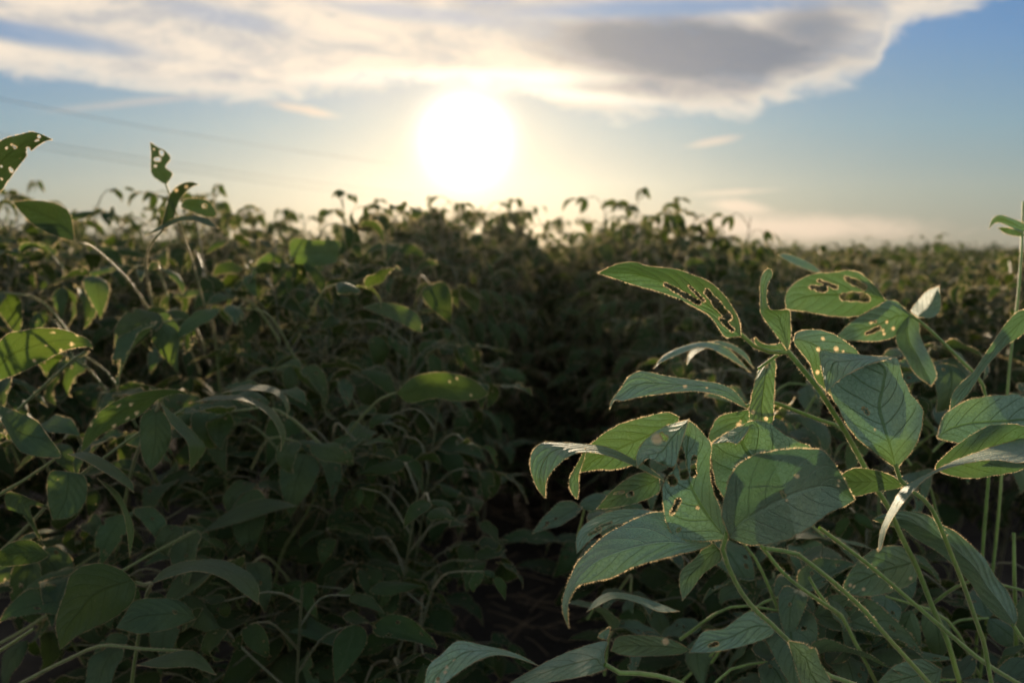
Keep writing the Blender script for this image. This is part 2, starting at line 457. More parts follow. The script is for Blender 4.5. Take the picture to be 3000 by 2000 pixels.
def fringe(buf, V_, F, spacing, length, width, mat=1, droop=0.35):
    E = np.concatenate([F[:, [0, 1]], F[:, [1, 2]], F[:, [2, 3]], F[:, [3, 0]]])
    fc = np.tile(np.arange(len(F)), 4)
    key = np.sort(E, axis=1)
    k1 = key[:, 0] * (V_.shape[0] + 1) + key[:, 1]
    u_, idx, cnt = np.unique(k1, return_index=True, return_counts=True)
    b = idx[cnt == 1]
    a, c_ = V_[E[b, 0]], V_[E[b, 1]]
    ctr = V_[F[fc[b]]].mean(1)
    L = np.linalg.norm(c_ - a, axis=1)
    ok = L > 1e-5
    a, c_, ctr, L = a[ok], c_[ok], ctr[ok], L[ok]
    reps = np.floor(L / spacing + rng.uniform(0, 1, len(L))).astype(int)
    am = a * 1000
    dens = 0.5 + 0.5 * np.sin(am[:, 0] * 0.55 + am[:, 2] * 0.8) * np.sin(am[:, 1] * 0.4 - am[:, 2] * 0.33 + 1.0)
    reps = np.round(reps * (0.25 + 1.1 * dens)).astype(int)
    i = np.repeat(np.arange(len(L)), reps)
    t = rng.uniform(0, 1, (len(i), 1))
    pos = a[i] * (1 - t) + c_[i] * t
    ed = (c_ - a)[i] / L[i][:, None]
    out = pos - ctr[i]; out -= ed * (out * ed).sum(1, keepdims=True)
    out /= np.linalg.norm(out, axis=1, keepdims=True) + 1e-9
    d = out + rng.normal(size=out.shape) * droop
    hairs(buf, pos - out * 0.0002, d, length, width, mat)

def face_normals(V_, F):
    n_ = np.cross(V_[F[:, 2]] - V_[F[:, 0]], V_[F[:, 3]] - V_[F[:, 1]])
    ar = np.linalg.norm(n_, axis=1, keepdims=True)
    return n_ / (ar + 1e-12), ar[:, 0] / 2

def capdist(p, c_):
    x0, y0, x1, y1 = c_[:4]
    a = np.array([x0, y0]); b = np.array([x1, y1]); ab = b - a
    t = np.clip(((p - a) @ ab) / (ab @ ab + 1e-9), 0, 1)[:, None]
    q = a + ab * t
    return np.linalg.norm(p - q, axis=1), q

def loft(buf, base, tip, top, bot, d, mid=None, tilt=0.0, fold=0.0, arch=0.0, holes=(), spots=(), n=84, m=40, hair=True, ripple=1.0, fuzz=1.0):
    """leaf blade between two outlines (photo pixels) hung at real depths d along its length (metres)"""
    T = crv([base] + list(top) + [tip], n); B = crv([base] + list(bot) + [tip], n)
    Mi = crv([base] + list(mid) + [tip], n) if mid else (T + B) / 2
    dd = crv([(x, 0) for x in d], n)[:, 0] if len(d) > 1 else np.full(n, d[0])
    wd = np.linalg.norm(T - B, axis=1); wf = (wd / wd.max()) ** 0.7
    s = np.linspace(-1, 1, m)
    sg = s[None, :, None]
    px = np.where(sg < 0, Mi[:, None] * (1 + sg) + T[:, None] * (-sg), Mi[:, None] * (1 - sg) + B[:, None] * sg)
    t = np.linspace(0, 1, n)[:, None]; S = s[None, :]
    seed = rng.uniform(0, 6.28, 6)
    dep = dd[:, None] + wf[:, None] * (S * tilt + np.abs(S) * fold * 1.5 + arch * (S ** 2))
    rip = 0.00035 * np.cos(6.283 * (t * 7.5 - np.abs(S) ** 1.25 * 2.1)) * (1 - np.abs(S)) * np.abs(S) * 3.0
    rip = rip + 0.0016 * np.sin(t * 9 + seed[0] + S * 2) * np.abs(S) ** 1.5 + 0.0010 * np.sin(t * 23 + seed[1]) * np.abs(S) ** 3
    rip = rip + 0.0012 * np.sin(t * 5 + seed[2]) * np.sin(S * 3 + seed[3])
    dep = dep + rip * wf[:, None] * ripple
    px = px.reshape(-1, 2); dep = dep.ravel()
    # a slightly uneven rim
    ar = np.abs(np.tile(s, n)); tt = np.repeat(np.linspace(0, 1, n), m)
    cen = np.repeat((T + B) / 2, m, axis=0)
    px = cen + (px - cen) * (1 + (ar ** 4) * 0.008 * (np.sin(tt * 41 + seed[4]) + np.sin(tt * 67 + seed[5])))[:, None]
    spot = np.zeros(len(px))
    F = grid_faces(n, m)
    keep = np.ones(len(F), bool)
    for h in holes:
        r = h[4]; hl = math.hypot(h[2] - h[0], h[3] - h[1]) + 2 * r
        def bite(p):
            dist, q = capdist(p, h)
            a_ = np.arctan2(*(p - q).T)
            w_ = (p[:, 0] * 0.9 + p[:, 1]) / r
            al = np.clip(((p - np.array(h[:2])) @ (np.array(h[2:4]) - np.array(h[:2]))) / (hl * hl + 1e-6), 0, 1)
            return dist, q, r * ((0.72 + 0.36 * np.sin(np.pi * (al * 0.85 + 0.1))) + 0.13 * np.sin(w_ * 1.1 + seed[0]) + 0.07 * np.sin(w_ * 3.1 + a_ * 2))
        dist, q, rr = bite(px)
        cell = 0.5 * max(np.linalg.norm(px[m // 2] - px[m + m // 2]), wd.max() / m)
        near = np.abs(dist - rr) < cell
        dirn = (px - q) / (dist[:, None] + 1e-6)
        px[near] = q[near] + dirn[near] * rr[near][:, None]
        fd, fq, fr_ = bite(px[F].mean(1))
        keep &= ~(fd < fr_ * 0.99)
        spot = np.maximum(spot, np.clip(1 - (dist - rr) / 2.5, 0, 1) * 0.12)
    for x, y, r in spots:
        dist = np.linalg.norm(px - np.array([x, y]), axis=1)
        spot = np.maximum(spot, np.clip((r * 1.25 - dist) / (r * 0.5), 0, 1))
    V_ = CAM + RIGHT * ((px[:, :1] - 1500) / FPX * dep[:, None]) + UP * (-(px[:, 1:] - 1000) / FPX * dep[:, None]) + FWD * dep[:, None]
    F = F[keep]
    uvs = np.stack([np.tile((s + 1) / 2, n), tt], 1)
    buf.add(V_, F, 0, uvs, spot)
    if hair:
        fringe(buf, V_, F, 0.00017, 0.0014, 0.00027)
        nn, ar_ = face_normals(V_, F)
        cnt = rng.poisson(ar_ / 4.5e-6 * fuzz)
        i = np.repeat(np.arange(len(F)), cnt)
        wgt = rng.dirichlet((1, 1, 1, 1), len(i))
        pos = (V_[F[i]] * wgt[:, :, None]).sum(1)
        sgn = rng.choice([-1, 1], len(i))[:, None]
        dirn = nn[i] * sgn + rng.normal(size=(len(i), 3)) * 0.45
        hairs(buf, pos, dirn, 0.0009, 0.00011, 1)

def tube(buf, pts, r0, r1, seg=8, n=None, mat=0, hair=False, hair_mat=1, hair_len=0.0016):
    pts = np.asarray(pts, float)
    L = np.linalg.norm(np.diff(pts, axis=0), axis=1).sum()
    n = n or max(4, int(L / 0.012))
    c_ = crv(pts, n)
    tg = np.gradient(c_, axis=0); tg /= np.linalg.norm(tg, axis=1, keepdims=True) + 1e-12
    ref = np.array([0.31, 0.2, 0.93]) if abs(tg[0] @ np.array([0.31, 0.2, 0.93])) < 0.95 else np.array([1.0, 0, 0])
    a = np.cross(tg, ref); a /= np.linalg.norm(a, axis=1, keepdims=True)
    b = np.cross(tg, a)
    rad = np.linspace(r0, r1, n)[:, None]
    th_ = np.linspace(0, 2 * np.pi, seg, endpoint=False)
    ring = a[:, None] * np.cos(th_)[None, :, None] + b[:, None] * np.sin(th_)[None, :, None]
    V_ = (c_[:, None] + ring * rad[:, :, None]).reshape(-1, 3)
    i, j = np.meshgrid(np.arange(n - 1), np.arange(seg), indexing='ij')
    F = np.stack([i * seg + j, i * seg + (j + 1) % seg, (i + 1) * seg + (j + 1) % seg, (i + 1) * seg + j], -1).reshape(-1, 4)
    buf.add(V_, F, mat)
    if hair:
        k = int(L / 0.00022)
        ii = rng.integers(0, n - 1, k); tt = rng.uniform(0, 1, (k, 1)); an = rng.uniform(0, 2 * np.pi, (k, 1))
        dirn = a[ii] * np.cos(an) + b[ii] * np.sin(an)
        pos = c_[ii] * (1 - tt) + c_[ii + 1] * tt + dirn * rad[ii] * 0.95
        hairs(buf, pos, dirn + tg[ii] * rng.normal(0, 0.3, (k, 1)) + rng.normal(size=(k, 3)) * 0.15, hair_len, 0.00016, hair_mat)
    return c_

# ------------------------------------------------------------------ ordinary soybean leaves and plants
def leaflet(lod, L, W, droop, fold, twist, seed, holes=0.0):
    """leaflet lying along +X from the origin, upper face +Z"""
    n, m = {0: (19, 11), 1: (11, 7), 2: (5, 3), 3: (9, 5)}[lod]
    r = np.random.default_rng(seed)
    t = np.linspace(0, 1, n); s = np.linspace(-1, 1, m)
    wv = W / 2 * (np.sin(np.pi * np.clip(t, 0, 1) ** 0.72) ** 0.85) * (1 - 0.25 * t)
    wv[0] = W * 0.02; wv[-1] = W * 0.01
    ang = r.uniform(-0.1, 0.35) - droop * t ** 1.3 + 0.12 * np.sin(t * 7 + r.uniform(0, 6))
    x = np.concatenate([[0], np.cumsum(np.cos(ang[1:]))]) * L / (n - 1)
    z = np.concatenate([[0], np.cumsum(np.sin(ang[1:]))]) * L / (n - 1)
    swing = r.uniform(-0.25, 0.25) * L * t ** 2
    nx, nz = -np.sin(ang), np.cos(ang)
    f = fold * (0.6 + 0.4 * np.sin(t * 4 + r.uniform(0, 6))) + 0.0
    tw = twist * t
    S, T_ = np.meshgrid(s, t)
    a = f[:, None] * np.abs(S) + 0 * T_
    yy = S * wv[:, None] * np.cos(a); hh = np.abs(S) * wv[:, None] * np.sin(a)
    hh = hh + 0.05 * wv[:, None] * np.sin(T_ * 17 + S * 2 + r.uniform(0, 6)) * np.abs(S) * 1.6
    ct, st = np.cos(tw)[:, None], np.sin(tw)[:, None]
    yy, hh = yy * ct - hh * st, yy * st + hh * ct
    V_ = np.stack([x[:, None] + nx[:, None] * hh, swing[:, None] + yy, z[:, None] + nz[:, None] * hh], -1).reshape(-1, 3)
    F = grid_faces(n, m)
    uvs = np.stack([(S.ravel() + 1) / 2, T_.ravel()], 1)
    b = Buf()
    if holes > 0 and lod < 2:
        keep = r.uniform(size=len(F)) > holes
        if r.uniform() < 0.25:   # a chewed bite from the rim
            c0 = r.uniform(0.3, 0.9); side = r.choice([-1, 1])
            fu = uvs[F].mean(1)
            keep &= ~((np.abs(fu[:, 1] - c0) < 0.10) & (np.abs(fu[:, 0] * 2 - 1 - side) < 0.6))
        F = F[keep]
    b.add(V_, F, 0, uvs)
    if lod < 2:
        nn, ar_ = face_normals(V_, F)
        cnt = r.poisson(ar_ / ar_.sum() * (480 if lod == 0 else 150))
        i = np.repeat(np.arange(len(F)), cnt)
        wgt = r.dirichlet((1, 1, 1, 1), len(i)); pos = (V_[F[i]] * wgt[:, :, None]).sum(1)
        hairs(b, pos, nn[i] + r.normal(size=(len(i), 3)) * 0.5, 0.0012 if lod == 0 else 0.0018, 0.00034 if lod == 0 else 0.0010, 1)
    if lod == 0: fringe(b, V_, F, 0.0006, 0.0020, 0.0011)
    elif lod == 3: fringe(b, V_, F, 0.0030, 0.0030, 0.0022)
    elif lod == 1: fringe(b, V_, F, 0.0020, 0.0032, 0.0026)
    return b

def rot(ax, a):
    c_, s_ = math.cos(a), math.sin(a)
    if ax == 'x': return np.array([[1, 0, 0], [0, c_, -s_], [0, s_, c_]])
    if ax == 'y': return np.array([[c_, 0, s_], [0, 1, 0], [-s_, 0, c_]])
    return np.array([[c_, -s_, 0], [s_, c_, 0], [0, 0, 1]])

PROTO = {}
def proto(lod, k):
    if (lod, k) not in PROTO:
        r = random.Random(100 + k)
        PROTO[(lod, k)] = leaflet(lod, 1.0 * 0.1, 0.1 * r.uniform(0.40, 0.60), r.uniform(0.4, 2.8), r.uniform(-0.9, 0.75), r.uniform(-0.7, 0.7), 500 + k,
                                  holes=r.choice([0, 0, 0.01, 0.03]))
    return PROTO[(lod, k)]
NPROTO = 26

def trifoliate(lod, r, size, plen, elev):
    """petiole starting at the origin towards +X, three leaflets at its end; leaf blade mats 0, hair 1, petiole 2"""
    b = Buf()
    dv = np.array([math.cos(elev), 0, math.sin(elev)])
    end = dv * plen + np.array([0, r.uniform(-.02, .02), -0.02 * r.random()])
    midp = dv * plen * 0.5 + np.array([0, r.uniform(-.01, .01), 0.015])
    if lod != 2: tube(b, [np.zeros(3), midp, end], 0.0016, 0.0011, 6 if lod == 0 else 4, 8 if lod == 0 else 5, mat=2, hair=(lod == 0), hair_mat=1, hair_len=0.0014)
    else: tube(b, [np.zeros(3), end], 0.002, 0.0015, 3, 2, mat=2)
    pitch0 = r.uniform(-0.5, 0.55)
    for q, (az, off) in enumerate(((0.0, 0.022), (1.25, 0.0), (-1.25, 0.0))):
        az += r.uniform(-0.35, 0.35)
        s_ = size / 0.1 * r.uniform(0.85, 1.1) * (1.05 if q == 0 else 0.92)
        Rm = rot('z', az) @ rot('y', -(pitch0 + r.uniform(-0.5, 0.3))) @ rot('x', r.uniform(-0.5, 0.5)) * s_
        b.extend(proto(lod, r.randrange(NPROTO)), Rm, end + rot('z', az * 0.3) @ np.array([off, 0, 0]))
    return b

def plant_leaves(lod, seed, H):
    """list of (buffer, node point) and the stem buffer of a bushy plant standing on z = 0"""
    r = random.Random(seed)
    leaves = []; stems = Buf()
    axes = []
    top = np.array([r.uniform(-.07, .07), r.uniform(-.05, .05), H * 0.93])
    axes.append([np.zeros(3), np.array([r.uniform(-.03, .03), r.uniform(-.03, .03), H * 0.45]), top])
    for k in range(5 if lod != 2 else 2):
        a = r.uniform(0, 6.28); rr = r.uniform(0.12, 0.27)
        z0 = r.uniform(0.05, 0.25)
        axes.append([np.array([0, 0, z0]), np.array([math.cos(a) * rr * .6, math.sin(a) * rr * .6, (z0 + H * .6) / 2 + .05]), np.array([math.cos(a) * rr, math.sin(a) * rr, H * (r.uniform(0.45, 0.75) if k > 2 else r.uniform(0.78, 1.0))])])
    for ai, ax in enumerate(axes):
        c_ = tube(stems, ax, 0.0035 if ai == 0 else 0.0024, 0.0014, 6 if lod == 0 else 3, 14 if lod == 0 else 5, mat=0)
        pts = crv(ax, 60)
        kn = (21 if ai == 0 else 13) if lod != 2 else (7 if ai == 0 else 5)
        az = r.uniform(0, 6.28)
        for j in range(kn):
            f = 0.14 + 0.86 * ((j + 0.5) / kn) ** 0.75 if lod != 2 else 0.5 + 0.5 * (j + .5) / kn
            p = pts[min(59, int(f * 59))]
            az += 3.14 + r.uniform(-0.9, 0.9)
            tf = p[2] / H
            size = (0.094 - 0.045 * max(0, tf - 0.6) / 0.4) * r.uniform(0.6, 1.2)
            plen = (0.17 - 0.11 * max(0, tf - 0.45) / 0.55) * r.uniform(0.7, 1.2)
            b = trifoliate(lod, r, size, plen, r.uniform(0.35, 1.05))
            bb = Buf(); bb.extend(b, rot('z', az), p)
            leaves.append(bb)
    return leaves, stems

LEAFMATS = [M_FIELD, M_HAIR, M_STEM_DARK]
def make_near_plant(seed, H):
    o = root('soybean_plant', (0, 0, 0), 'x', 'plant')
    leaves, stems = plant_leaves(0, seed, H)
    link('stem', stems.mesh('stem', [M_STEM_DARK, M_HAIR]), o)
    for b in leaves: link('leaf', b.mesh('leaf', LEAFMATS), o)
    return o
def make_mid_plant(seed, H):
    o = root('soybean_plant', (0, 0, 0), 'x', 'plant')
    leaves, stems = plant_leaves(1, seed, H)
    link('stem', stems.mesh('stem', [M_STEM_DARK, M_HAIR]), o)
    allb = Buf()
    for b in leaves: allb.extend(b)
    link('foliage', allb.mesh('foliage', LEAFMATS), o)
    return o
def make_far_plant(seed, H):
    leaves, stems = plant_leaves(3, seed, H)
    allb = Buf()
    for b in leaves: allb.extend(b)
    st = Buf(); st.extend(stems)
    for k in range(len(st.f)): st.f[k] = (st.f[k][0], 2)
    allb.extend(st)
    me = allb.mesh('soybean_plant', LEAFMATS)
    return tag(link('soybean_plant', me), 'x', 'plant')

def dup(o):
    c_ = o.copy(); C.objects.link(c_)
    for ch in o.children:
        k = ch.copy(); C.objects.link(k); k.parent = c_
    return c_

H0 = 0.94
near_protos = [make_near_plant(900 + k, H0) for k in range(5)]
mid_protos = [make_mid_plant(930 + k, H0) for k in range(6)]
far_protos = [make_far_plant(960 + k, H0) for k in range(7)]
used = set()
def place(kind, x, y, hscale, label, group):
    pr = {'near': near_protos, 'mid': mid_protos, 'far': far_protos}[kind]
    src = pr[random.randrange(len(pr))]
    if src.name in used: o = dup(src)
    else: o = src; used.add(src.name)
    o.location = (x, y, 0)
    o.rotation_euler = (random.uniform(-.05, .05), random.uniform(-.05, .05), random.uniform(0, 6.28))
    sxy = random.uniform(0.9, 1.1)
    o.scale = (sxy, sxy, hscale / H0)
    tag(o, label, 'plant', group)
    return o

VAN = 0.0454                       # drift of the rows towards the right per metre
ROW = 0.70
def row_x(i, y): return (-0.35 if i < 0 else 0.38) + (i + 1 if i < 0 else i) * ROW + VAN * y
ORD = ['first', 'second', 'third', 'fourth', 'fifth', 'sixth', 'seventh', 'eighth']
def height(i, y):
    if i == -1 and y < 1.25: return 0.52 + (y - 0.8) * 0.75
    if i == -2 and y < 1.0: return 0.8
    if i < -1 and y < 2.5: return 1.03
    if i == 0 and y < 1.2: return 0.50 + (y - 0.8) * 0.5
    if i == -1: return 0.98 if y < 1.6 else (1.02 if y < 2.2 else (1.07 if 2.5 < y < 4.8 else 1.0) + 0.03 * math.sin(y * 2.1 + 1) - min(0.08, 0.01 * y))
    if i < -1: return 1.06 + 0.03 * math.sin(y * 1.3 + i) - min(0.08, 0.008 * y)
    if i == 0:
        return 0.74 if y < 1.7 else (0.88 if y < 2.4 else (1.0 if y < 4.6 else 0.94))
    return 0.895 + 0.02 * math.sin(y * 1.7 + i) + min(0.03, 0.008 * (y - 1))
count = 0
field = []
for i in range(-8, 8):
    y = {-1: 0.84, 0: 0.86}.get(i, 0.9) + random.uniform(0, .1)
    while y < 60:
        x = row_x(i, y) + random.uniform(-.05, .05) + (0.13 * math.sin(y * 1.15 + 0.6) * min(1, max(0, y - 2.2)))
        if abs(x) < 0.68 * y + 0.35:
            field.append((math.hypot(x, y), i, x, y))
        y += random.uniform(0.12, 0.16) if (i in (-1, 0) and 2.0 < y < 6) else random.uniform(0.17, 0.24)
for q in range(9):
    y = 2.7 + q * 0.28
    field.append((math.hypot(0, y), 0.5, row_x(0, y) - 0.365 + random.uniform(-.08, .08), y))
for q in range(14):
    y = 2.5 + q * 0.16
    field.append((y, 0, row_x(0, y) + random.choice((-0.17, 0.19)) + random.uniform(-.05, .05), y))
    field.append((y, -1, row_x(-1, y) + random.choice((-0.18, 0.14)) + random.uniform(-.05, .05), y))
field.sort()
indiv = field[:285]
for dist, i, x, y in indiv:
    lowp = (i == 0.5)
    if lowp: i = 0
    side = 'left' if i < 0 else 'right'
    k = (-i - 1) if i < 0 else i
    rowname = '%s row %s of the dark furrow' % (ORD[k], side)
    if dist < 1.75:
        kind, st = 'near', 'near stretch of the '
    elif dist < 3.6:
        kind, st = 'mid', 'middle stretch of the '
    else:
        kind, st = 'far', 'far stretch of the '
    if lowp:
        place('far', x, y, random.uniform(0.42, 0.55), 'short shaded soybean plant down in the dark furrow between the two front rows', 'short soybean plants down in the furrow')
        continue
    place(kind, x, y, height(i, y) * random.uniform(0.94, 1.035), 'bushy backlit soybean plant, ' + st.replace(' of the ', ' of ') + rowname, 'soybean plants in the ' + st + rowname)
for pr in near_protos + mid_protos + far_protos:
    if pr.name not in used:
        for ch in list(pr.children): bpy.data.objects.remove(ch)
        bpy.data.objects.remove(pr)
rest = field[285:]
print('individual plants', len(indiv), 'to', indiv[-1][0], 'rest', len(rest))

# the far rows, merged: nobody could count them
far_lods = []
for k in range(6):
    lv, stm = plant_leaves(2, 2000 + k, H0)
    b = Buf()
    for q in lv: b.extend(q)
    far_lods.append(b)
crop = Buf()
extra = []
for i in list(range(-60, -8)) + list(range(8, 60)):
    y = 2.0
    while y < 45:
        x = row_x(i, y)
        if abs(x) < 0.68 * y + 0.3 and math.hypot(x, y) > 5: extra.append((math.hypot(x, y), i, x, y))
        y += random.uniform(0.25, 0.34)
n_far = 0
for dist, i, x, y in rest + extra:
    if dist > 14 and random.random() < 0.35: continue
    if dist > 26 and random.random() < 0.5: continue
    Rm = rot('z', random.uniform(0, 6.28)) * random.uniform(0.95, 1.1)
    Rm[2, 2] = height(i, y) * random.uniform(0.92, 1.07) / H0
    crop.extend(far_lods[random.randrange(6)], Rm, (x, y, 0)); n_far += 1
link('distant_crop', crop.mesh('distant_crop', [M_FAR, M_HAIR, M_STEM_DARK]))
tag(bpy.data.objects['distant_crop'], 'far rows of soybean plants merging into one green mass at the skyline', 'crop', None, 'stuff')
print('far plants', n_far, 'verts', crop.n)

# ------------------------------------------------------------------ ground
def ground():
    b = Buf()
    xs = np.concatenate([-np.geomspace(75, 3.2, 24), np.linspace(-3, 3, 121), np.geomspace(3.2, 75, 24)])
    ys = np.concatenate([-np.geomspace(75, 1.2, 20), np.linspace(-1, 8, 181), np.geomspace(8.2, 75, 30)])
    X, Y = np.meshgrid(xs, ys)
    inner = np.clip(1 - (np.abs(X) - 2.5) / 2, 0, 1)
    Z = inner * (0.035 * np.cos((X - VAN * Y + 0.35) / ROW * 2 * np.pi) + 0.006 * np.sin(X * 47 + Y * 13) * np.sin(Y * 39 - X * 11))
    Z += -0.04
    b.add(np.stack([X, Y, Z], -1).reshape(-1, 3), grid_faces(len(ys), len(xs)), 0)
    o = link('ground', b.mesh('ground', [M_SOIL]))
    tag(o, kind='structure')
ground()

def litter():
    b = Buf(); r = np.random.default_rng(5)
    for k in range(300):
        y = r.uniform(0.9, 3.0); x = row_x(0, y) - 0.36 + r.normal(0, 0.22)
        a = r.uniform(0, 6.28); L = r.uniform(0.03, 0.16)
        p = np.array([x, y, 0.0 + 0.03 * r.random()])
        q = p + np.array([math.cos(a) * L, math.sin(a) * L, r.uniform(-.01, .03)])
        tube(b, [p, (p + q) / 2 + r.normal(0, 0.004, 3), q], 0.0022, 0.0014, 4, 4)
    tag(link('straw_litter', b.mesh('straw_litter', [M_STRAW])), 'dry straw bits scattered on the furrow floor', 'straw', None, 'stuff')
litter()

# ------------------------------------------------------------------ overhead cables
def cable(pts, hgt, label):
    b = Buf()
    w_ = []
    for px, py in pts:
        q = P(px, py, 1.0) - CAM
        k = hgt / q[2]
        w_.append(CAM + q * k)
    w_ = np.array([q for q in w_ if abs(q[0]) < 76 and abs(q[1]) < 76])
    tube(b, w_, 0.012, 0.012, 6, 80)
    o = link('overhead_cable', b.mesh('overhead_cable', [M_WIRE]))
    tag(o, label, 'cable', 'power cables across the sky')
cable([(-300, 226), (0, 290), (446, 376), (829, 436), (1148, 480), (1627, 536), (2201, 583), (2967, 615), (3400, 628)], 6.0, 'topmost thin grey cable crossing the sky past the sun')
cable([(-300, 325), (96, 412), (446, 467), (829, 523), (1212, 570), (1627, 614), (2074, 645), (2648, 672), (3300, 690)], 4.3, 'middle thin grey cable, upper one of the close pair under the topmost')
cable([(-300, 345), (96, 430), (446, 486), (829, 542), (1212, 588), (1627, 629), (2074, 657), (2648, 682), (3300, 698)], 4.05, 'lowest thin grey cable, lower one of the close pair')

# ------------------------------------------------------------------ the plants in front, leaf by leaf
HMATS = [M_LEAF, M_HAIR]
def hero(label, base, cat='plant', group=None):
    return root('soybean_plant', tuple(base), label, cat, group)
def leaf(pl, lofts, label=None, mats=None):
    b = Buf()
    for a in lofts: loft(b, **a)
    me = b.mesh('leaf', mats or HMATS, pl.location)
    o = link('leaf', me, pl)
    if label: o['label'] = label
    return o
def stalk(pl, px_pts, r0, r1, name='petiole', to_ground=None, hair=True, mat=None):
    mat = mat or STALK
    """px_pts: (px, py, depth); to_ground continues down to the plant's foot"""
    w_ = [P(*p) for p in px_pts]
    if to_ground is not None:
        e = w_[-1]; dr = e - w_[-2]; dr /= np.linalg.norm(dr)
        w_.append(e + dr * 0.10)
        w_.append(np.array([e[0] + dr[0] * 0.17, e[1] + dr[1] * 0.15 + 0.02, (e[2] + dr[2] * 0.10) * 0.5])); w_.append(np.array([e[0] + dr[0] * 0.19, e[1] + dr[1] * 0.17 + 0.03, -0.05]))
    b = Buf(); tube(b, w_, r0, r1, 10, mat=0, hair=hair)
    return link(name, b.mesh(name, [mat, M_HAIR], pl.location), pl)

STALK = M_STEM
# --- plant 1: tall stem with chewed leaves
p1 = hero('tall soybean plant with slotted chewed top leaf pointing left above the others', (0.42, 0.66, 0))
stalk(p1, [(2305, 1025, .56), (2315, 1037, .56), (2353, 1083, .565), (2399, 1140, .57), (2430, 1190, .58), (2475, 1261, .59), (2531, 1363, .61), (2567, 1430, .62),
           (2603, 1486, .63), (2644, 1578, .64), (2685, 1659, .65), (2736, 1787, .66), (2776, 1878, .67), (2812, 2000, .67)], 0.0017, 0.0026, 'stem', (0.42, 0.66, 0))
stalk(p1, [(2170, 978, .555), (2185, 1000, .556), (2230, 1022, .558), (2270, 1034, .56), (2308, 1032, .56)], 0.0012, 0.0015)
leaf(p1, [dict(base=(2170, 985), tip=(1752, 800), top=[(2166, 945), (2150, 907), (2120, 864), (2081, 828), (2028, 805), (1974, 788), (1898, 780), (1867, 769), (1825, 770), (1787, 782)],
               bot=[(2150, 986), (2127, 987), (2108, 964), (2081, 926), (2036, 899), (1982, 872), (1921, 851), (1863, 836), (1806, 817)],
               mid=[(2130, 945), (2089, 905), (2028, 866), (1974, 838), (1900, 812), (1844, 800)], d=(.555, .55, .535, .53, .53), tilt=0.012, fold=-0.006,
               holes=[(1950, 834, 2049, 888, 8), (2018, 838, 2064, 882, 5), (2072, 856, 2134, 930, 12), (2110, 934, 2145, 965, 8)], n=110, m=56)],
     'long top leaf pointing left with three long chewed slots')
leaf(p1, [dict(base=(2308, 1028), tip=(2250, 786), top=[(2276, 983), (2250, 949), (2229, 914), (2227, 870), (2227, 834), (2233, 805)], bot=[(2316, 991), (2315, 930), (2311, 909), (2285, 908), (2257, 906), (2246, 884), (2247, 845), (2252, 826), (2263, 807), (2258, 790)],
               d=(.56, .55, .545), tilt=-0.008, n=96, m=36),
          dict(base=(2306, 1030), tip=(2213, 986), top=[(2288, 1006), (2270, 1010), (2240, 1008), (2223, 1000)], bot=[(2285, 1031), (2254, 1027), (2230, 1018), (2212, 1004)], d=(.56, .55), n=50, m=18)],
     'upright leaf eaten down to a thin crooked strip')
leaf(p1, [dict(base=(2326, 998), tip=(2500, 1190), top=[(2334, 975), (2372, 966), (2422, 972), (2468, 995), (2514, 1033), (2540, 1090), (2530, 1150)], bot=[(2332, 1012), (2372, 1063), (2391, 1113), (2429, 1151), (2460, 1180)],
               d=(.565, .58, .60, .61), tilt=-0.012, fold=0.006, spots=[(2450, 1022, 7), (2411, 992, 5), (2397, 1023, 6), (2395, 1090, 6), (2470, 1030, 4)])], 'rounded leaf with pale spots right of the top node')
stalk(p1, [(2300, 1028, .562), (2262, 1050, .565), (2235, 1072, .57), (2222, 1080, .572)], 0.0011, 0.0010)
leaf(p1, [dict(base=(2250, 1062), tip=(2235, 1262), top=[(2224, 1079), (2211, 1121), (2200, 1174), (2196, 1200), (2202, 1240)], bot=[(2271, 1056), (2269, 1121), (2266, 1180), (2263, 1236)],
               d=(.572, .565, .57, .585), tilt=-0.006, fold=0.004, spots=[(2206, 1207, 6), (2244, 1226, 6)])], 'narrow leaf hanging straight down under the node')
stalk(p1, [(2186, 1190, .60), (2200, 1178, .602), (2240, 1170, .61), (2300, 1190, .615), (2380, 1222, .615), (2440, 1240, .61), (2475, 1262, .592)], 0.0012, 0.0015)
leaf(p1, [dict(base=(2192, 1197), tip=(1785, 1201), top=[(2158, 1151), (2112, 1125), (2036, 1113), (1959, 1102), (1902, 1090), (1875, 1087), (1844, 1102), (1817, 1140), (1791, 1174)],
               bot=[(2165, 1185), (2112, 1159), (2055, 1147), (1990, 1147), (1921, 1155), (1867, 1163), (1825, 1174), (1802, 1172)], d=(.60, .59, .575, .565, .57), tilt=-0.015,
               spots=[(2007, 1132, 5), (2070, 1136, 3)])], 'slender bent leaf with a drooping tip pointing left')
leaf(p1, [dict(base=(2190, 1200), tip=(2150, 1330), top=[(2120, 1215), (2095, 1235), (2080, 1290)], bot=[(2215, 1230), (2225, 1290), (2190, 1325)], d=(.63, .635, .64), spots=[(2165, 1245, 8), (2195, 1240, 5)], tilt=.01)])

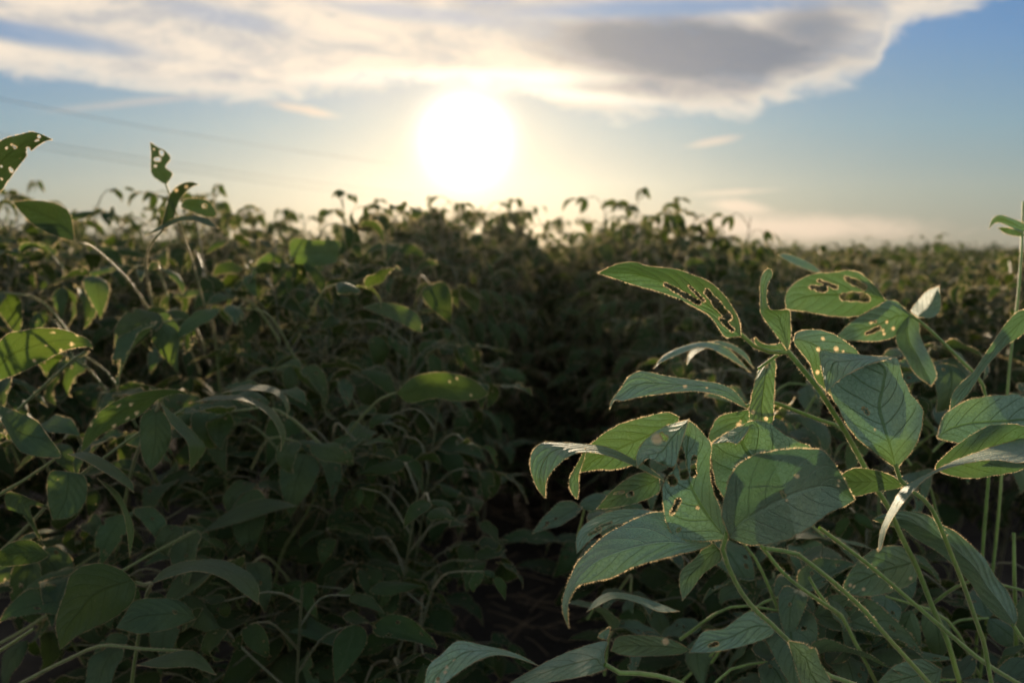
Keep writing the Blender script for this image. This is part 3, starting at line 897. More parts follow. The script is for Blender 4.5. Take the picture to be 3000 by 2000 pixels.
# --- plant 2: the folded leaf
p2 = hero('soybean plant with a large veined leaf folded over at its top', (0.50, 0.74, 0))
leaf(p2, [dict(base=(2623, 1366), tip=(2520, 1046), top=[(2608, 1358), (2567, 1328), (2506, 1277), (2475, 1231), (2452, 1186), (2433, 1148), (2440, 1100), (2470, 1060)],
               bot=[(2634, 1363), (2680, 1307), (2700, 1245), (2701, 1197), (2667, 1151), (2644, 1102), (2634, 1062), (2618, 1046), (2570, 1043)],
               mid=[(2612, 1320), (2590, 1250), (2576, 1190), (2590, 1125), (2590, 1075)], d=(.55, .545, .54, .545, .56, .575), fold=0.008, tilt=.006,
               holes=[(2530, 1197, 2541, 1208, 7)], n=100, m=60),
          dict(base=(2626, 1046), tip=(2420, 1149), top=[(2590, 1044), (2540, 1041), (2500, 1036), (2450, 1034), (2403, 1029), (2408, 1080)], bot=[(2600, 1052), (2560, 1062), (2529, 1073), (2490, 1092), (2462, 1110), (2440, 1128)],
               d=(.572, .55, .53, .52), tilt=-0.012, n=64, m=34, ripple=2)], 'large veined leaf with its end folded over')
stalk(p2, [(2623, 1360, .55), (2632, 1395, .553), (2655, 1425, .556), (2690, 1450, .56), (2720, 1475, .565), (2751, 1532, .57), (2787, 1623, .575), (2822, 1710, .585), (2858, 1812, .60), (2884, 1889, .61), (2904, 2000, .62)],
      0.0014, 0.0021, 'stem', (0.50, 0.74, 0))
leaf(p2, [dict(base=(3060, 1305), tip=(2572, 1613), top=[(3000, 1284), (2965, 1292), (2914, 1307), (2838, 1333), (2787, 1353), (2736, 1379), (2685, 1404), (2639, 1435), (2603, 1496), (2578, 1557)],
               bot=[(3000, 1353), (2914, 1347), (2838, 1355), (2761, 1376), (2712, 1402), (2672, 1442), (2636, 1487), (2600, 1547), (2583, 1603)], d=(.55, .53, .50, .49, .50, .51), tilt=-0.035, fold=0.004)],
     'long arched leaf with a furry lit ridge and tip hanging down', [M_LEAF_TOP, M_HAIR])
leaf(p2, [dict(base=(2740, 1372), tip=(3090, 1290), top=[(2751, 1350), (2812, 1297), (2889, 1251), (2940, 1243), (3000, 1248)], bot=[(2780, 1390), (2850, 1400), (2920, 1390), (3000, 1370)], d=(.60, .585, .58, .58), tilt=0.02)])
leaf(p2, [dict(base=(2655, 1420), tip=(2450, 1400), top=[(2610, 1392), (2560, 1376), (2500, 1372)], bot=[(2620, 1432), (2560, 1440), (2500, 1452), (2465, 1425)], d=(.60, .59, .60), tilt=.02)])

# --- plant 3: the broad pair in front
p3 = hero('soybean plant with a broad smooth front leaf beside a torn curled one', (0.34, 0.62, 0))
stalk(p3, [(2130, 1560, .50), (2128, 1590, .503), (2117, 1608, .505), (2138, 1669, .51), (2173, 1736, .52), (2214, 1787, .53), (2255, 1822, .535), (2307, 1873, .545), (2400, 1960, .56)],
      0.0014, 0.0019, 'stem', (0.34, 0.62, 0))
leaf(p3, [dict(base=(2138, 1575), tip=(2504, 1463), top=[(2122, 1530), (2115, 1506), (2125, 1445), (2143, 1389), (2179, 1348), (2240, 1325), (2302, 1316), (2394, 1315), (2430, 1338), (2465, 1389), (2486, 1430)],
               bot=[(2189, 1593), (2241, 1593), (2302, 1580), (2348, 1557), (2389, 1532), (2424, 1504), (2475, 1481)], mid=[(2170, 1530), (2230, 1496), (2320, 1450), (2410, 1425), (2470, 1440)],
               d=(.50, .485, .475, .48, .50), tilt=0.012, fold=-0.006, holes=[(2291, 1442, 2297, 1452, 6)], spots=[(2335, 1394, 6), (2305, 1465, 4), (2458, 1408, 4), (2456, 1422, 4)], n=110, m=64)],
     'broad smooth rounded leaf facing the camera', [M_LEAF_TOP, M_HAIR])
leaf(p3, [dict(base=(2132, 1580), tip=(2020, 1233), top=[(2112, 1580), (2041, 1583), (1980, 1570), (1954, 1532), (1941, 1455), (1944, 1419), (1959, 1389), (1977, 1368), (1982, 1307), (2003, 1256)],
               bot=[(2130, 1550), (2117, 1506), (2087, 1430), (2079, 1368), (2082, 1302), (2056, 1266), (2036, 1245)], mid=[(2090, 1530), (2050, 1470), (2020, 1410), (2010, 1340), (2018, 1270)],
               d=(.505, .505, .51, .52, .53), tilt=0.01, fold=0.004, holes=[(1990, 1312, 2004, 1392, 12), (2034, 1340, 2031, 1388, 9), (1966, 1402, 1972, 1410, 14), (1968, 1502, 1988, 1466, 9), (2043, 1486, 2044, 1487, 6), (1985, 1558, 1990, 1550, 5)], n=110, m=60)],
     'torn leaf standing upright with ragged holes')
leaf(p3, [dict(base=(2018, 1228), tip=(1868, 1368), top=[(1974, 1240), (1934, 1256), (1888, 1292), (1865, 1333)], bot=[(2005, 1270), (1990, 1320), (1974, 1366), (1939, 1358), (1898, 1343)], d=(.53, .52, .515, .52), tilt=-.02, fold=.006,
               holes=[(1938, 1272, 1948, 1282, 9)], spots=[(1925, 1285, 16)], ripple=2.5)], 'curled brown-tipped flap of leaf')
leaf(p3, [dict(base=(2330, 1460), tip=(2150, 1262), top=[(2300, 1420), (2380, 1340), (2378, 1312), (2302, 1275), (2251, 1238), (2199, 1234)], bot=[(2200, 1480), (2117, 1450), (2090, 1380), (2084, 1330), (2087, 1297), (2120, 1276)], d=(.55, .55, .56, .565), tilt=.015),
          dict(base=(2200, 1236), tip=(2084, 1300), top=[(2170, 1246), (2138, 1262), (2110, 1280)], bot=[(2190, 1262), (2162, 1297), (2130, 1294)], d=(.56, .545, .54), tilt=-.01, n=40, m=20)], 'greyish leaf behind the broad one with a lit folded rim')
leaf(p3, [dict(base=(2085, 1592), tip=(1666, 1840), top=[(2040, 1540), (1990, 1512), (1949, 1500), (1898, 1504), (1832, 1534), (1776, 1565), (1730, 1606), (1694, 1644), (1673, 1685), (1653, 1736), (1648, 1787)],
               bot=[(2051, 1608), (1985, 1623), (1918, 1641), (1857, 1659), (1791, 1690), (1724, 1705), (1694, 1715), (1675, 1740), (1664, 1775), (1664, 1812)],
               mid=[(2020, 1592), (1944, 1588), (1857, 1603), (1776, 1629), (1730, 1656), (1689, 1700), (1664, 1750), (1657, 1795)], d=(.515, .505, .49, .47, .46, .465), tilt=-0.012, fold=0.006, n=110, m=56)],
     'long pointed leaf sweeping down to the left', [M_LEAF_TOP, M_HAIR])
leaf(p3, [dict(base=(2110, 1610), tip=(2000, 1756), top=[(2079, 1588), (2036, 1634), (1995, 1674), (1992, 1720)], bot=[(2112, 1639), (2061, 1680), (2026, 1726)], d=(.54, .55, .55), tilt=.01)])
leaf(p3, [dict(base=(1990, 1222), tip=(1700, 1382), top=[(1970, 1212), (1949, 1208), (1883, 1223), (1806, 1248), (1735, 1297), (1712, 1340)], bot=[(1960, 1300), (1878, 1350), (1806, 1373), (1755, 1374)], d=(.58, .575, .57, .565), tilt=.008, fold=-.004)], 'leaf behind with an evenly lit upper rim')
leaf(p3, [dict(base=(1960, 1415), tip=(1597, 1458), top=[(1900, 1368), (1857, 1345), (1786, 1311), (1714, 1300), (1650, 1296), (1587, 1297), (1556, 1333), (1556, 1379), (1575, 1430)],
               bot=[(1900, 1385), (1857, 1364), (1786, 1336), (1714, 1324), (1670, 1335), (1633, 1363), (1602, 1404)], d=(.56, .54, .53, .525, .53), tilt=-0.012),
          dict(base=(1716, 1312), tip=(1691, 1462), top=[(1690, 1360), (1668, 1404), (1674, 1440)], bot=[(1712, 1340), (1696, 1390), (1695, 1430)], d=(.535, .53), n=40, m=14)], 'claw-like leaf curling down at its left end')
leaf(p3, [dict(base=(1930, 1400), tip=(1748, 1490), top=[(1900, 1385), (1860, 1390), (1800, 1430)], bot=[(1930, 1440), (1870, 1470), (1800, 1485)], d=(.66, .66, .65), tilt=.01, holes=[(1842, 1450, 1850, 1445, 9), (1800, 1445, 1825, 1440, 4)])])
leaf(p3, [dict(base=(1940, 1500), tip=(1690, 1620), top=[(1850, 1490), (1780, 1500), (1720, 1530), (1690, 1570)], bot=[(1850, 1530), (1790, 1540), (1730, 1580), (1700, 1610)], d=(.68, .67, .66), tilt=-.01, holes=[(1745, 1548, 1790, 1530, 4), (1725, 1565, 1760, 1550, 4)])])

# --- plant 4: bottom edge
p4 = hero('low soybean plant whose two bent leaves poke in at the bottom edge', (0.20, 0.62, 0))
stalk(p4, [(1772, 1945, .50), (1786, 1968, .50), (1857, 1970, .505), (1934, 1980, .51), (1990, 1998, .515), (2060, 2040, .53)], 0.0014, 0.0017, 'stem', (0.20, 0.62, 0))
leaf(p4, [dict(base=(1776, 1958), tip=(1440, 2040), top=[(1770, 1914), (1777, 1877), (1704, 1894), (1628, 1924), (1551, 1965), (1500, 1996)], bot=[(1730, 1975), (1653, 1990), (1577, 2004), (1510, 2030)], d=(.50, .49, .47, .46), tilt=-.03, fold=.004),
          dict(base=(1778, 1874), tip=(1786, 1834), top=[(1752, 1862)], bot=[(1786, 1850)], d=(.50, .51), n=20, m=8)], 'bent leaf with a broad furry lit ridge')
leaf(p4, [dict(base=(1582, 1950), tip=(1230, 2050), top=[(1508, 1912), (1412, 1888), (1341, 1877), (1293, 1916), (1255, 1951), (1244, 2000)], bot=[(1508, 1925), (1450, 1918), (1397, 1935), (1347, 1966), (1305, 2000), (1270, 2040)], d=(.50, .48, .46, .455, .46), tilt=-.015,
               holes=[(1284, 1986, 1284, 1987, 5)], spots=[(1309, 1953, 5), (1304, 1968, 5), (1282, 1995, 6), (1330, 1932, 3)])], 'bent leaf with pale dots nearest the furrow')
leaf(p4, [dict(base=(2310, 1876), tip=(2440, 2080), top=[(2358, 1886), (2373, 1899), (2389, 1899), (2404, 1940), (2435, 2000)], bot=[(2317, 1904), (2333, 1955), (2350, 2005), (2390, 2060)], d=(.49, .48, .47), tilt=.006)], 'small upright leaf cut by the bottom edge')

# --- plant 5: long leaves at the right edge
p5 = hero('soybean plant at the right edge with a long pale tapering leaf', (0.62, 0.78, 0))
leaf(p5, [dict(base=(2970, 1835), tip=(2557, 1521), top=[(2981, 1802), (2955, 1736), (2914, 1685), (2884, 1634), (2812, 1567), (2761, 1537), (2710, 1506), (2649, 1496), (2588, 1506)],
               bot=[(2924, 1807), (2879, 1761), (2838, 1700), (2787, 1649), (2751, 1618), (2685, 1578), (2644, 1547), (2598, 1537)], d=(.60, .61, .62, .64, .66), tilt=.012, fold=.006)], 'long tapering leaf with a pale midrib', [M_LEAF_TOP, M_HAIR])
stalk(p5, [(2968, 1830, .60), (2985, 1860, .60), (3020, 1900, .61), (3060, 1980, .63)], 0.0015, 0.002, 'stem', (0.62, 0.78, 0))
leaf(p5, [dict(base=(2745, 1280), tip=(3080, 1240), top=[(2762, 1224), (2785, 1201), (2831, 1174), (2889, 1161), (2946, 1157), (3000, 1163)], bot=[(2766, 1288), (2830, 1300), (2920, 1310), (3000, 1300)], d=(.66, .65, .65, .65), tilt=-.01)], 'rounded leaf with a shadow edge across it')
leaf(p5, [dict(base=(3060, 905), tip=(2783, 1201), top=[(3000, 908), (2977, 916), (2946, 949), (2912, 998), (2881, 1044), (2850, 1090), (2812, 1125), (2789, 1159)], bot=[(3000, 975), (2950, 1010), (2919, 1040), (2880, 1086), (2855, 1125), (2831, 1159)], d=(.62, .61, .60, .60), tilt=.015, fold=-.004)], 'upright twisted leaf with a furry lit edge')
leaf(p5, [dict(base=(3020, 672), tip=(2897, 670), top=[(3000, 655), (2965, 640), (2930, 630), (2908, 642)], bot=[(2990, 680), (2960, 665), (2930, 652), (2912, 655)], d=(.85, .85, .85), n=40, m=16)])
leaf(p5, [dict(base=(3010, 690), tip=(2922, 668), top=[(2970, 672), (2940, 666)], bot=[(2985, 692), (2950, 685)], d=(.86, .86), n=30, m=12)])
stalk(p5, [(2998, 590, .86), (2996, 660, .86), (2990, 780, .85), (2979, 905, .85), (2960, 1050, .85), (2940, 1300, .85)], 0.0012, 0.0022, 'stem', (0.60, 0.86, 0))

# --- plant 6: chewed leaves behind the top node
p6 = hero('soybean plant behind the slotted leaf with three holed drooping leaves', (0.46, 0.95, 0))
D6 = .80
leaf(p6, [dict(base=(2594, 880), tip=(2304, 905), top=[(2567, 842), (2529, 807), (2491, 792), (2445, 798), (2384, 803), (2345, 819), (2315, 842), (2301, 872)], bot=[(2560, 900), (2510, 925), (2440, 925), (2361, 912), (2325, 908)], d=(.80, .78, .76, .76), tilt=.02,
               holes=[(2378, 842, 2415, 847, 10), (2398, 822, 2450, 842, 6), (2470, 868, 2535, 872, 14), (2480, 815, 2530, 840, 10)])], 'arched leaf riddled with long holes')
leaf(p6, [dict(base=(2670, 926), tip=(2449, 990), top=[(2632, 887), (2605, 880), (2563, 903), (2514, 930), (2475, 960)], bot=[(2632, 968), (2617, 987), (2575, 998), (2525, 998), (2468, 995)], d=(.80, .78, .77), tilt=.01,
               holes=[(2538, 976, 2575, 962, 7), (2563, 941, 2564, 942, 5)], spots=[(2552, 944, 5), (2598, 943, 4), (2587, 968, 4), (2617, 962, 5), (2590, 978, 4)])])
leaf(p6, [dict(base=(2660, 926), tip=(2728, 1130), top=[(2690, 935), (2697, 987), (2724, 1044), (2743, 1098)], bot=[(2625, 945), (2628, 1006), (2651, 1044), (2682, 1094)], d=(.80, .78, .77), tilt=.0, fold=.01)], 'dark leaf hanging straight down')
leaf(p6, [dict(base=(2690, 930), tip=(2751, 838), top=[(2669, 910), (2690, 880), (2716, 853)], bot=[(2730, 930), (2752, 912), (2756, 880)], d=(.80, .80, .79), tilt=-.03, fold=.01)], 'small upright leaf with its sunlit side showing')
leaf(p6, [dict(base=(2410, 800), tip=(2280, 747), top=[(2380, 775), (2340, 755), (2300, 743)], bot=[(2380, 795), (2340, 780), (2300, 760)], d=(.95, .95), tilt=-.01, n=40, m=16)])
stalk(p6, [(2594, 880, .80), (2640, 905, .80), (2700, 945, .80), (2760, 1000, .80), (2840, 1080, .80), (2880, 1130, .80), (2900, 1300, .82), (2880, 1600, .85)], .0013, .0025, 'stem', (0.46, 0.95, 0))
leaf(p6, [dict(base=(2200, 1090), tip=(1915, 1080), top=[(2130, 1020), (2060, 1002), (1990, 1018), (1940, 1045)], bot=[(2120, 1040), (2060, 1016), (1995, 1036), (1940, 1060)], d=(.80, .76, .74), tilt=-.01, n=60, m=14)], 'thin arched chewed leaf rib')
leaf(p6, [dict(base=(2210, 1080), tip=(2012, 1070), top=[(2180, 1030), (2120, 1000), (2060, 1005), (2020, 1030)], bot=[(2170, 1040), (2120, 1014), (2065, 1022), (2030, 1045)], d=(.82, .78, .77), tilt=-.01, n=60, m=14)])

# extra petioles crossing the lower right
p7 = hero('soybean plant seen only as crossing bright petioles at lower right', (0.40, 0.80, 0))
stalk(p7, [(2241, 1605, .55), (2271, 1611, .55), (2328, 1618, .555), (2379, 1654, .56), (2455, 1715, .57), (2532, 1787, .58), (2598, 1863, .59), (2659, 1930, .60), (2726, 2005, .61), (2800, 2100, .65)], .0014, .0022, 'petiole', (0.40, 0.80, 0))
stalk(p7, [(2400, 1545, .60), (2506, 1623, .61), (2583, 1685, .615), (2659, 1751, .62), (2761, 1838, .63), (2863, 1924, .64), (2940, 1975, .65), (3000, 2010, .66)], .0014, .0022, 'petiole', (0.42, 0.82, 0))
stalk(p7, [(2225, 1590, .66), (2302, 1685, .66), (2404, 1761, .67), (2465, 1802, .68), (2496, 1863, .68), (2532, 1930, .69), (2567, 2000, .70)], .0014, .0022, 'petiole', (0.36, 0.80, 0))
stalk(p7, [(2370, 1690, .68), (2400, 1740, .68), (2440, 1790, .68), (2470, 1810, .68)], .0011, .0016)
stalk(p7, [(2970, 1560, .75), (2972, 1700, .75), (2975, 1800, .76), (2980, 2000, .77)], .0014, .0022)
leaf(p7, [dict(base=(2690, 1640), tip=(2465, 1725), top=[(2640, 1600), (2560, 1610), (2500, 1660)], bot=[(2680, 1700), (2600, 1735), (2520, 1745)], d=(.72, .71, .70), tilt=.012, spots=[(2491, 1713, 5), (2530, 1725, 5), (2617, 1709, 4), (2668, 1693, 5)])], 'yellowing leaf lit through from behind')
leaf(p7, [dict(base=(2760, 1960), tip=(2560, 2010), top=[(2700, 1930), (2620, 1950)], bot=[(2740, 2010), (2640, 2030)], d=(.68, .67), tilt=.01)])
leaf(p7, [dict(base=(2020, 1900), tip=(1790, 1905), top=[(1960, 1870), (1880, 1860), (1810, 1865)], bot=[(1990, 1915), (1900, 1920), (1830, 1918)], d=(.70, .68, .68), tilt=.01, spots=[(1950, 1878, 10)])])
leaf(p7, [dict(base=(2270, 1830), tip=(2020, 1910), top=[(2200, 1790), (2120, 1840), (2060, 1850)], bot=[(2260, 1860), (2180, 1890), (2090, 1908)], d=(.72, .70, .68), tilt=-.01, holes=[(2080, 1890, 2100, 1885, 7)])])
leaf(p7, [dict(base=(1990, 1790), tip=(1720, 1790), top=[(1920, 1762), (1840, 1738), (1780, 1735), (1740, 1760)], bot=[(1930, 1790), (1860, 1762), (1800, 1752), (1750, 1775)], d=(.66, .65, .64), tilt=-.015)], 'thin arched leaf with lit ridge')

# --- left side
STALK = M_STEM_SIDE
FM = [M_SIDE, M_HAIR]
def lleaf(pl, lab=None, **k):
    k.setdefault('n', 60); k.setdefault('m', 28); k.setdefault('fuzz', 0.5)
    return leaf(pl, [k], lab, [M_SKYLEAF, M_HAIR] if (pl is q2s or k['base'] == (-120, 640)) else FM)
q2s = None
q1 = hero('soybean plant at the left edge with a pin-holed leaf against the sky', (-0.52, 0.78, 0))
lleaf(q1, 'leaf against the sky full of pin holes', base=(-120, 640), tip=(153, 409), top=[(-90, 500), (0, 415), (46, 398), (92, 387), (122, 394)], bot=[(-60, 625), (0, 562), (23, 530), (57, 484), (92, 442), (128, 416)], d=(.78, .76, .74), tilt=.01,
      holes=[(114, 400, 115, 401, 5), (104, 413, 112, 411, 3), (19, 434, 20, 435, 4), (34, 424, 46, 432, 4), (82, 436, 84, 448, 8), (29, 494, 34, 500, 6), (3, 487, 4, 488, 4), (4, 524, 5, 525, 4)], n=90, m=50)
lleaf(q1, None, base=(-70, 1160), tip=(272, 1020), top=[(0, 999), (76, 967), (134, 961), (191, 967), (230, 982), (260, 996)], bot=[(0, 1114), (50, 1095), (115, 1064), (184, 1028), (245, 1015)], d=(.80, .78, .76, .75), tilt=.012,
      spots=[(154, 974, 4), (210, 1008, 6), (177, 1026, 4), (101, 1056, 5), (226, 980, 5), (138, 1011, 3)])
stalk(q1, [(-100, 640, .78), (-110, 900, .79), (-100, 1160, .80), (-90, 1500, .82)], .0015, .0025, 'stem', (-0.52, 0.78, 0))
q2 = hero('tall soybean shoot on the left with one upright holed leaf on top', (-0.40, 1.0, 0))
q2s = q2
lleaf(q2, 'upright leaf with four holes against the sky', base=(486, 541), tip=(440, 417), top=[(467, 530), (444, 507), (443, 453)], bot=[(505, 510), (484, 489), (499, 464), (482, 441), (463, 432)], d=(.95, .95, .95),
      holes=[(471, 444, 474, 450, 7), (458, 468, 465, 468, 8), (455, 487, 456, 487, 5), (451, 438, 452, 438, 3)], n=80, m=44)
lleaf(q2, None, base=(482, 668), tip=(583, 541), top=[(474, 656), (490, 598), (501, 564), (528, 541), (558, 533)], bot=[(505, 652), (513, 629), (524, 591), (543, 564), (566, 545)], d=(.96, .95, .94), tilt=.01, spots=[(546, 547, 5), (517, 558, 5)])
lleaf(q2, 'leaf with one round hole', base=(528, 606), tip=(636, 628), top=[(547, 583), (600, 585), (624, 604)], bot=[(547, 614), (585, 629), (623, 637)], d=(.97, .97), holes=[(599, 604, 601, 604, 8)])
lleaf(q2, None, base=(428, 690), tip=(640, 668), top=[(470, 660), (520, 636), (570, 632), (615, 645)], bot=[(475, 672), (525, 650), (570, 648), (610, 662)], d=(.95, .93), tilt=-.01, m=14)
lleaf(q2, None, base=(218, 706), tip=(38, 592), top=[(214, 663), (199, 617), (153, 594), (96, 587)], bot=[(191, 700), (141, 682), (96, 656), (57, 617)], d=(.95, .93, .92), tilt=.008)
stalk(q2, [(486, 541, .95), (497, 570, .95), (515, 620, .96), (540, 700, .98), (562, 760, 1.02), (600, 900, 1.10)], .0010, .0022, 'stem', (-0.36, 1.2, 0))
stalk(q2, [(545, 640, .95), (497, 657, .95), (470, 682, .95), (444, 713, .96), (428, 767, 1.0), (440, 860, 1.08), (470, 1000, 1.15)], .0011, .0016)
stalk(q2, [(217, 700, .95), (228, 712, .95), (280, 730, 1.0), (400, 850, 1.1), (480, 1000, 1.2)], .001, .0015)
q3 = hero('shaded soybean plant on the left with a spotted leaf drooping to the lower left', (-0.36, 0.86, 0))
lleaf(q3, 'spotted leaf drooping to the lower left', base=(560, 1160), tip=(238, 1322), top=[(524, 1143), (478, 1140), (421, 1147), (363, 1164), (306, 1195), (268, 1233), (245, 1283)], bot=[(516, 1152), (467, 1168), (444, 1187), (413, 1214), (363, 1240), (298, 1271), (252, 1313)], d=(.80, .78, .76, .75), tilt=.012,
      spots=[(348, 1188, 4), (384, 1184, 5), (400, 1210, 6), (334, 1247, 5), (267, 1243, 5), (374, 1225, 4), (280, 1220, 3)])
lleaf(q3, None, base=(470, 1180), tip=(556, 1378), top=[(530, 1230), (590, 1290), (600, 1320)], bot=[(500, 1240), (545, 1290), (555, 1330)], d=(.82, .8), tilt=-.02)
lleaf(q3, None, base=(460, 1190), tip=(440, 1378), top=[(415, 1220), (410, 1290), (420, 1345)], bot=[(495, 1230), (500, 1290), (470, 1350)], d=(.84, .82))
lleaf(q3, 'thin arched leaf ridge lit from above', base=(570, 1178), tip=(822, 1320), top=[(620, 1160), (700, 1158), (769, 1179), (807, 1208), (832, 1250), (836, 1283)], bot=[(620, 1172), (700, 1172), (757, 1193), (794, 1225), (816, 1262), (824, 1290)], d=(.80, .80, .80), tilt=-.02)
lleaf(q3, None, base=(650, 1150), tip=(842, 1225), top=[(719, 1128), (788, 1129), (826, 1147), (847, 1183)], bot=[(719, 1142), (785, 1148), (818, 1165), (836, 1190)], d=(.85, .85), tilt=-.02)
lleaf(q3, None, base=(-60, 1180), tip=(140, 1275), top=[(0, 1187), (60, 1210), (110, 1235)], bot=[(0, 1230), (60, 1320), (150, 1340), (178, 1330)], d=(.78, .77), tilt=-.02)
lleaf(q3, None, base=(200, 1330), tip=(392, 1442), top=[(260, 1325), (330, 1360), (385, 1410)], bot=[(250, 1350), (310, 1385), (365, 1420)], d=(.76, .74), tilt=-.02)
lleaf(q3, None, base=(195, 1380), tip=(155, 1522), top=[(145, 1385), (140, 1466)], bot=[(249, 1397), (250, 1466), (210, 1512)], d=(.78, .76, .75))
stalk(q3, [(540, 1200, .84), (409, 1267, .84), (306, 1340, .84), (200, 1420, .85), (60, 1560, .88), (-90, 1700, .92)], .0012, .0018)
stalk(q3, [(160, 1345, .80), (80, 1400, .80), (0, 1447, .80), (-90, 1500, .80)], .0012, .0018)
stalk(q3, [(250, 1030, .86), (214, 1053, .86), (50, 1202, .86), (-60, 1300, .86)], .0012, .0018)
stalk(q3, [(574, 1553, .84), (459, 1614, .84), (356, 1672, .84), (200, 1760, .85), (60, 1850, .88), (-90, 1930, .90)], .0012, .0018)
stalk(q3, [(470, 1180, .82), (440, 1240, .86), (380, 1400, .93), (330, 1700, .98)], .0016, .0026, 'stem', (-0.40, 0.98, 0))
q4 = hero('low soybean plant at lower left with one broad dark oval leaf', (-0.34, 0.72, 0))
lleaf(q4, 'broad dark oval leaf', base=(390, 1700), tip=(176, 1903), top=[(356, 1668), (283, 1649), (214, 1675), (191, 1733), (164, 1821)], bot=[(398, 1720), (383, 1767), (325, 1813), (230, 1859)], d=(.70, .68, .67), tilt=.01)
lleaf(q4, 'grey-green leaf with one small hole', base=(572, 1812), tip=(340, 1838), top=[(555, 1779), (509, 1754), (402, 1756), (365, 1800)], bot=[(497, 1840), (413, 1855), (370, 1846)], d=(.70, .69, .68), tilt=-.01, holes=[(509, 1790, 513, 1793, 5)])
lleaf(q4, 'arched leaf with a sunlit patch', base=(440, 1710), tip=(757, 1768), top=[(478, 1668), (536, 1645), (612, 1637), (669, 1645), (727, 1675), (757, 1717)], bot=[(497, 1690), (574, 1672), (650, 1691), (708, 1733)], d=(.74, .73, .72), tilt=-.03)
lleaf(q4, None, base=(402, 1947), tip=(632, 1975), top=[(478, 1918), (551, 1903), (600, 1928)], bot=[(478, 1955), (555, 1952), (600, 1965)], d=(.70, .69), tilt=-.02)
lleaf(q4, None, base=(146, 1625), tip=(-40, 1640), top=[(96, 1584), (38, 1587), (0, 1612)], bot=[(110, 1645), (57, 1654), (0, 1656)], d=(.74, .73), tilt=.01)
lleaf(q4, None, base=(285, 1400), tip=(380, 1632), top=[(344, 1440), (375, 1496), (392, 1553)], bot=[(330, 1450), (360, 1500), (372, 1560)], d=(.74, .74), tilt=-.015)
lleaf(q4, None, base=(590, 1560), tip=(870, 1480), top=[(680, 1490), (780, 1460)], bot=[(700, 1530), (790, 1500)], d=(.95, .95), tilt=-.02)
lleaf(q4, None, base=(770, 1835), tip=(1045, 1910), top=[(830, 1805), (888, 1798), (953, 1832), (1000, 1855)], bot=[(876, 1858), (972, 1890)], d=(.95, .93), tilt=-.02)
lleaf(q4, None, base=(180, 1500), tip=(130, 1600), top=[(30, 1440), (20, 1490), (60, 1500)], bot=[(100, 1480), (90, 1500)], d=(.80, .8))
stalk(q4, [(395, 1705, .70), (420, 1712, .71), (445, 1708, .73), (430, 1740, .74), (400, 1900, .76), (380, 2050, .77)], .0014, .0024, 'stem', (-0.34, 0.72, 0))
stalk(q4, [(536, 1905, .73), (420, 1900, .73), (298, 1890, .74), (200, 1930, .75), (100, 1980, .76), (-80, 2080, .78)], .0012, .0018)
stalk(q4, [(100, 1840, .73), (0, 1905, .73), (-80, 1950, .73)], .0014, .0018)
q5 = hero('soybean plant leaning into the furrow with one leaf tip glowing in the sun', (-0.28, 1.05, 0))
lleaf(q5, 'leaf glowing yellow-green at its tip', base=(1160, 1150), tip=(1432, 1152), top=[(1210, 1105), (1274, 1091), (1331, 1095), (1389, 1114)], bot=[(1200, 1180), (1270, 1166), (1331, 1174), (1400, 1170)], d=(1.0, .97, .95), tilt=.01, spots=[(1338, 1108, 4), (1318, 1117, 3), (1380, 1157, 3)])
lleaf(q5, None, base=(1060, 900), tip=(1236, 975), top=[(1120, 885), (1190, 900), (1230, 930)], bot=[(1110, 920), (1170, 945), (1215, 968)], d=(1.05, 1.03), tilt=-.01)
lleaf(q5, 'squarish dark leaf standing among lit ribs', base=(992, 740), tip=(850, 765), top=[(996, 706), (920, 703), (853, 702)], bot=[(985, 768), (938, 779), (877, 787)], d=(1.3, 1.3))
stalk(q5, [(1160, 1150, 1.0), (1100, 1180, 1.02), (1000, 1300, 1.05), (900, 1500, 1.08)], .0014, .0025, 'stem', (-0.28, 1.05, 0))


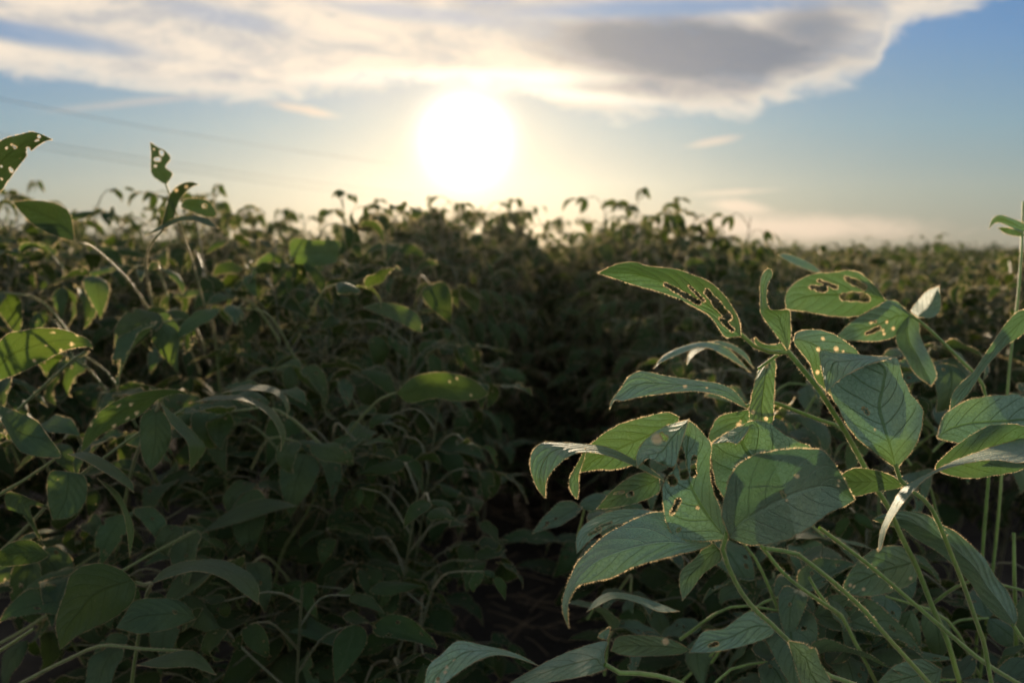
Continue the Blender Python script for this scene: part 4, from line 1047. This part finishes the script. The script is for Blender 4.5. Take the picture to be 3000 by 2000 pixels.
# more leaves of the front plants, standing among and behind the large ones
def spray(plants, k, xr, yr, dr, mats, seed, size=(0.055, 0.09), avoid=None):
    r = random.Random(seed); nr = 0
    while nr < k:
        px, py, d = r.uniform(*xr), r.uniform(*yr), r.uniform(*dr)
        if avoid and avoid(px, py): continue
        nr += 1
        at = P(px, py, d)
        pl = min(plants, key=lambda o: abs(o.location.x - at[0]))
        plen = r.uniform(0.07, 0.13); elev = r.uniform(0.5, 1.1)
        az = -math.pi / 2 + r.uniform(-1.5, 1.5)
        b = trifoliate(0, r, r.uniform(*size), plen, elev)
        Rz = rot('z', az)
        org = at - Rz @ (np.array([math.cos(elev), 0, math.sin(elev)]) * plen)
        bb = Buf(); bb.extend(b, Rz, org)
        link('leaf', bb.mesh('leaf', mats, pl.location), pl)
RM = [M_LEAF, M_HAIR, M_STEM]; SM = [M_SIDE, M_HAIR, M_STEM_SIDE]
M_MIX = leaf_material('half_shaded_leaf_green', (0.070, 0.118, 0.078), (0.040, 0.072, 0.026), (0.036, 0.060, 0.008), rough=0.7, bump=0.6, spec=0.18, sheen=0.08)  # tone between the lit and shaded copies, half shade mixed into the colour
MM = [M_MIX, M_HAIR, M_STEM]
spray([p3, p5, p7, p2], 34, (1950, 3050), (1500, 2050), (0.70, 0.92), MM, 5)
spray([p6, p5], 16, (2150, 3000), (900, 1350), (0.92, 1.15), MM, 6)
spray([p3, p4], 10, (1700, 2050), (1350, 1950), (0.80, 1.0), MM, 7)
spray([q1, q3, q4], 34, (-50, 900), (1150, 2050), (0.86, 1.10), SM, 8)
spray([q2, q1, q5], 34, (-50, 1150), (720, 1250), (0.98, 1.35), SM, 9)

# ------------------------------------------------------------------ evening haze
def haze():
    b = Buf()
    x, y0, y1, z0, z1 = 78, -78, 78, -1.1, 6.9
    v = [(-x, y0, z0), (x, y0, z0), (x, y1, z0), (-x, y1, z0), (-x, y0, z1), (x, y0, z1), (x, y1, z1), (-x, y1, z1)]
    b.add(v, [(0, 3, 2, 1), (4, 5, 6, 7), (0, 1, 5, 4), (1, 2, 6, 5), (2, 3, 7, 6), (3, 0, 4, 7)])
    m = bpy.data.materials.new('haze'); m.use_nodes = True; t = m.node_tree; t.nodes.clear()
    pv = t.nodes.new('ShaderNodeVolumePrincipled')
    pv.inputs['Color'].default_value = (0.95, 0.93, 0.9, 1)
    pv.inputs['Density'].default_value = HAZE
    pv.inputs['Anisotropy'].default_value = 0.72
    o_ = t.nodes.new('ShaderNodeOutputMaterial'); t.links.new(pv.outputs[0], o_.inputs['Volume'])
    me = b.mesh('haze', [m])
    for p in me.polygons: p.use_smooth = False
    tag(link('haze', me), kind='stuff')
HAZE = 0.00078
haze()
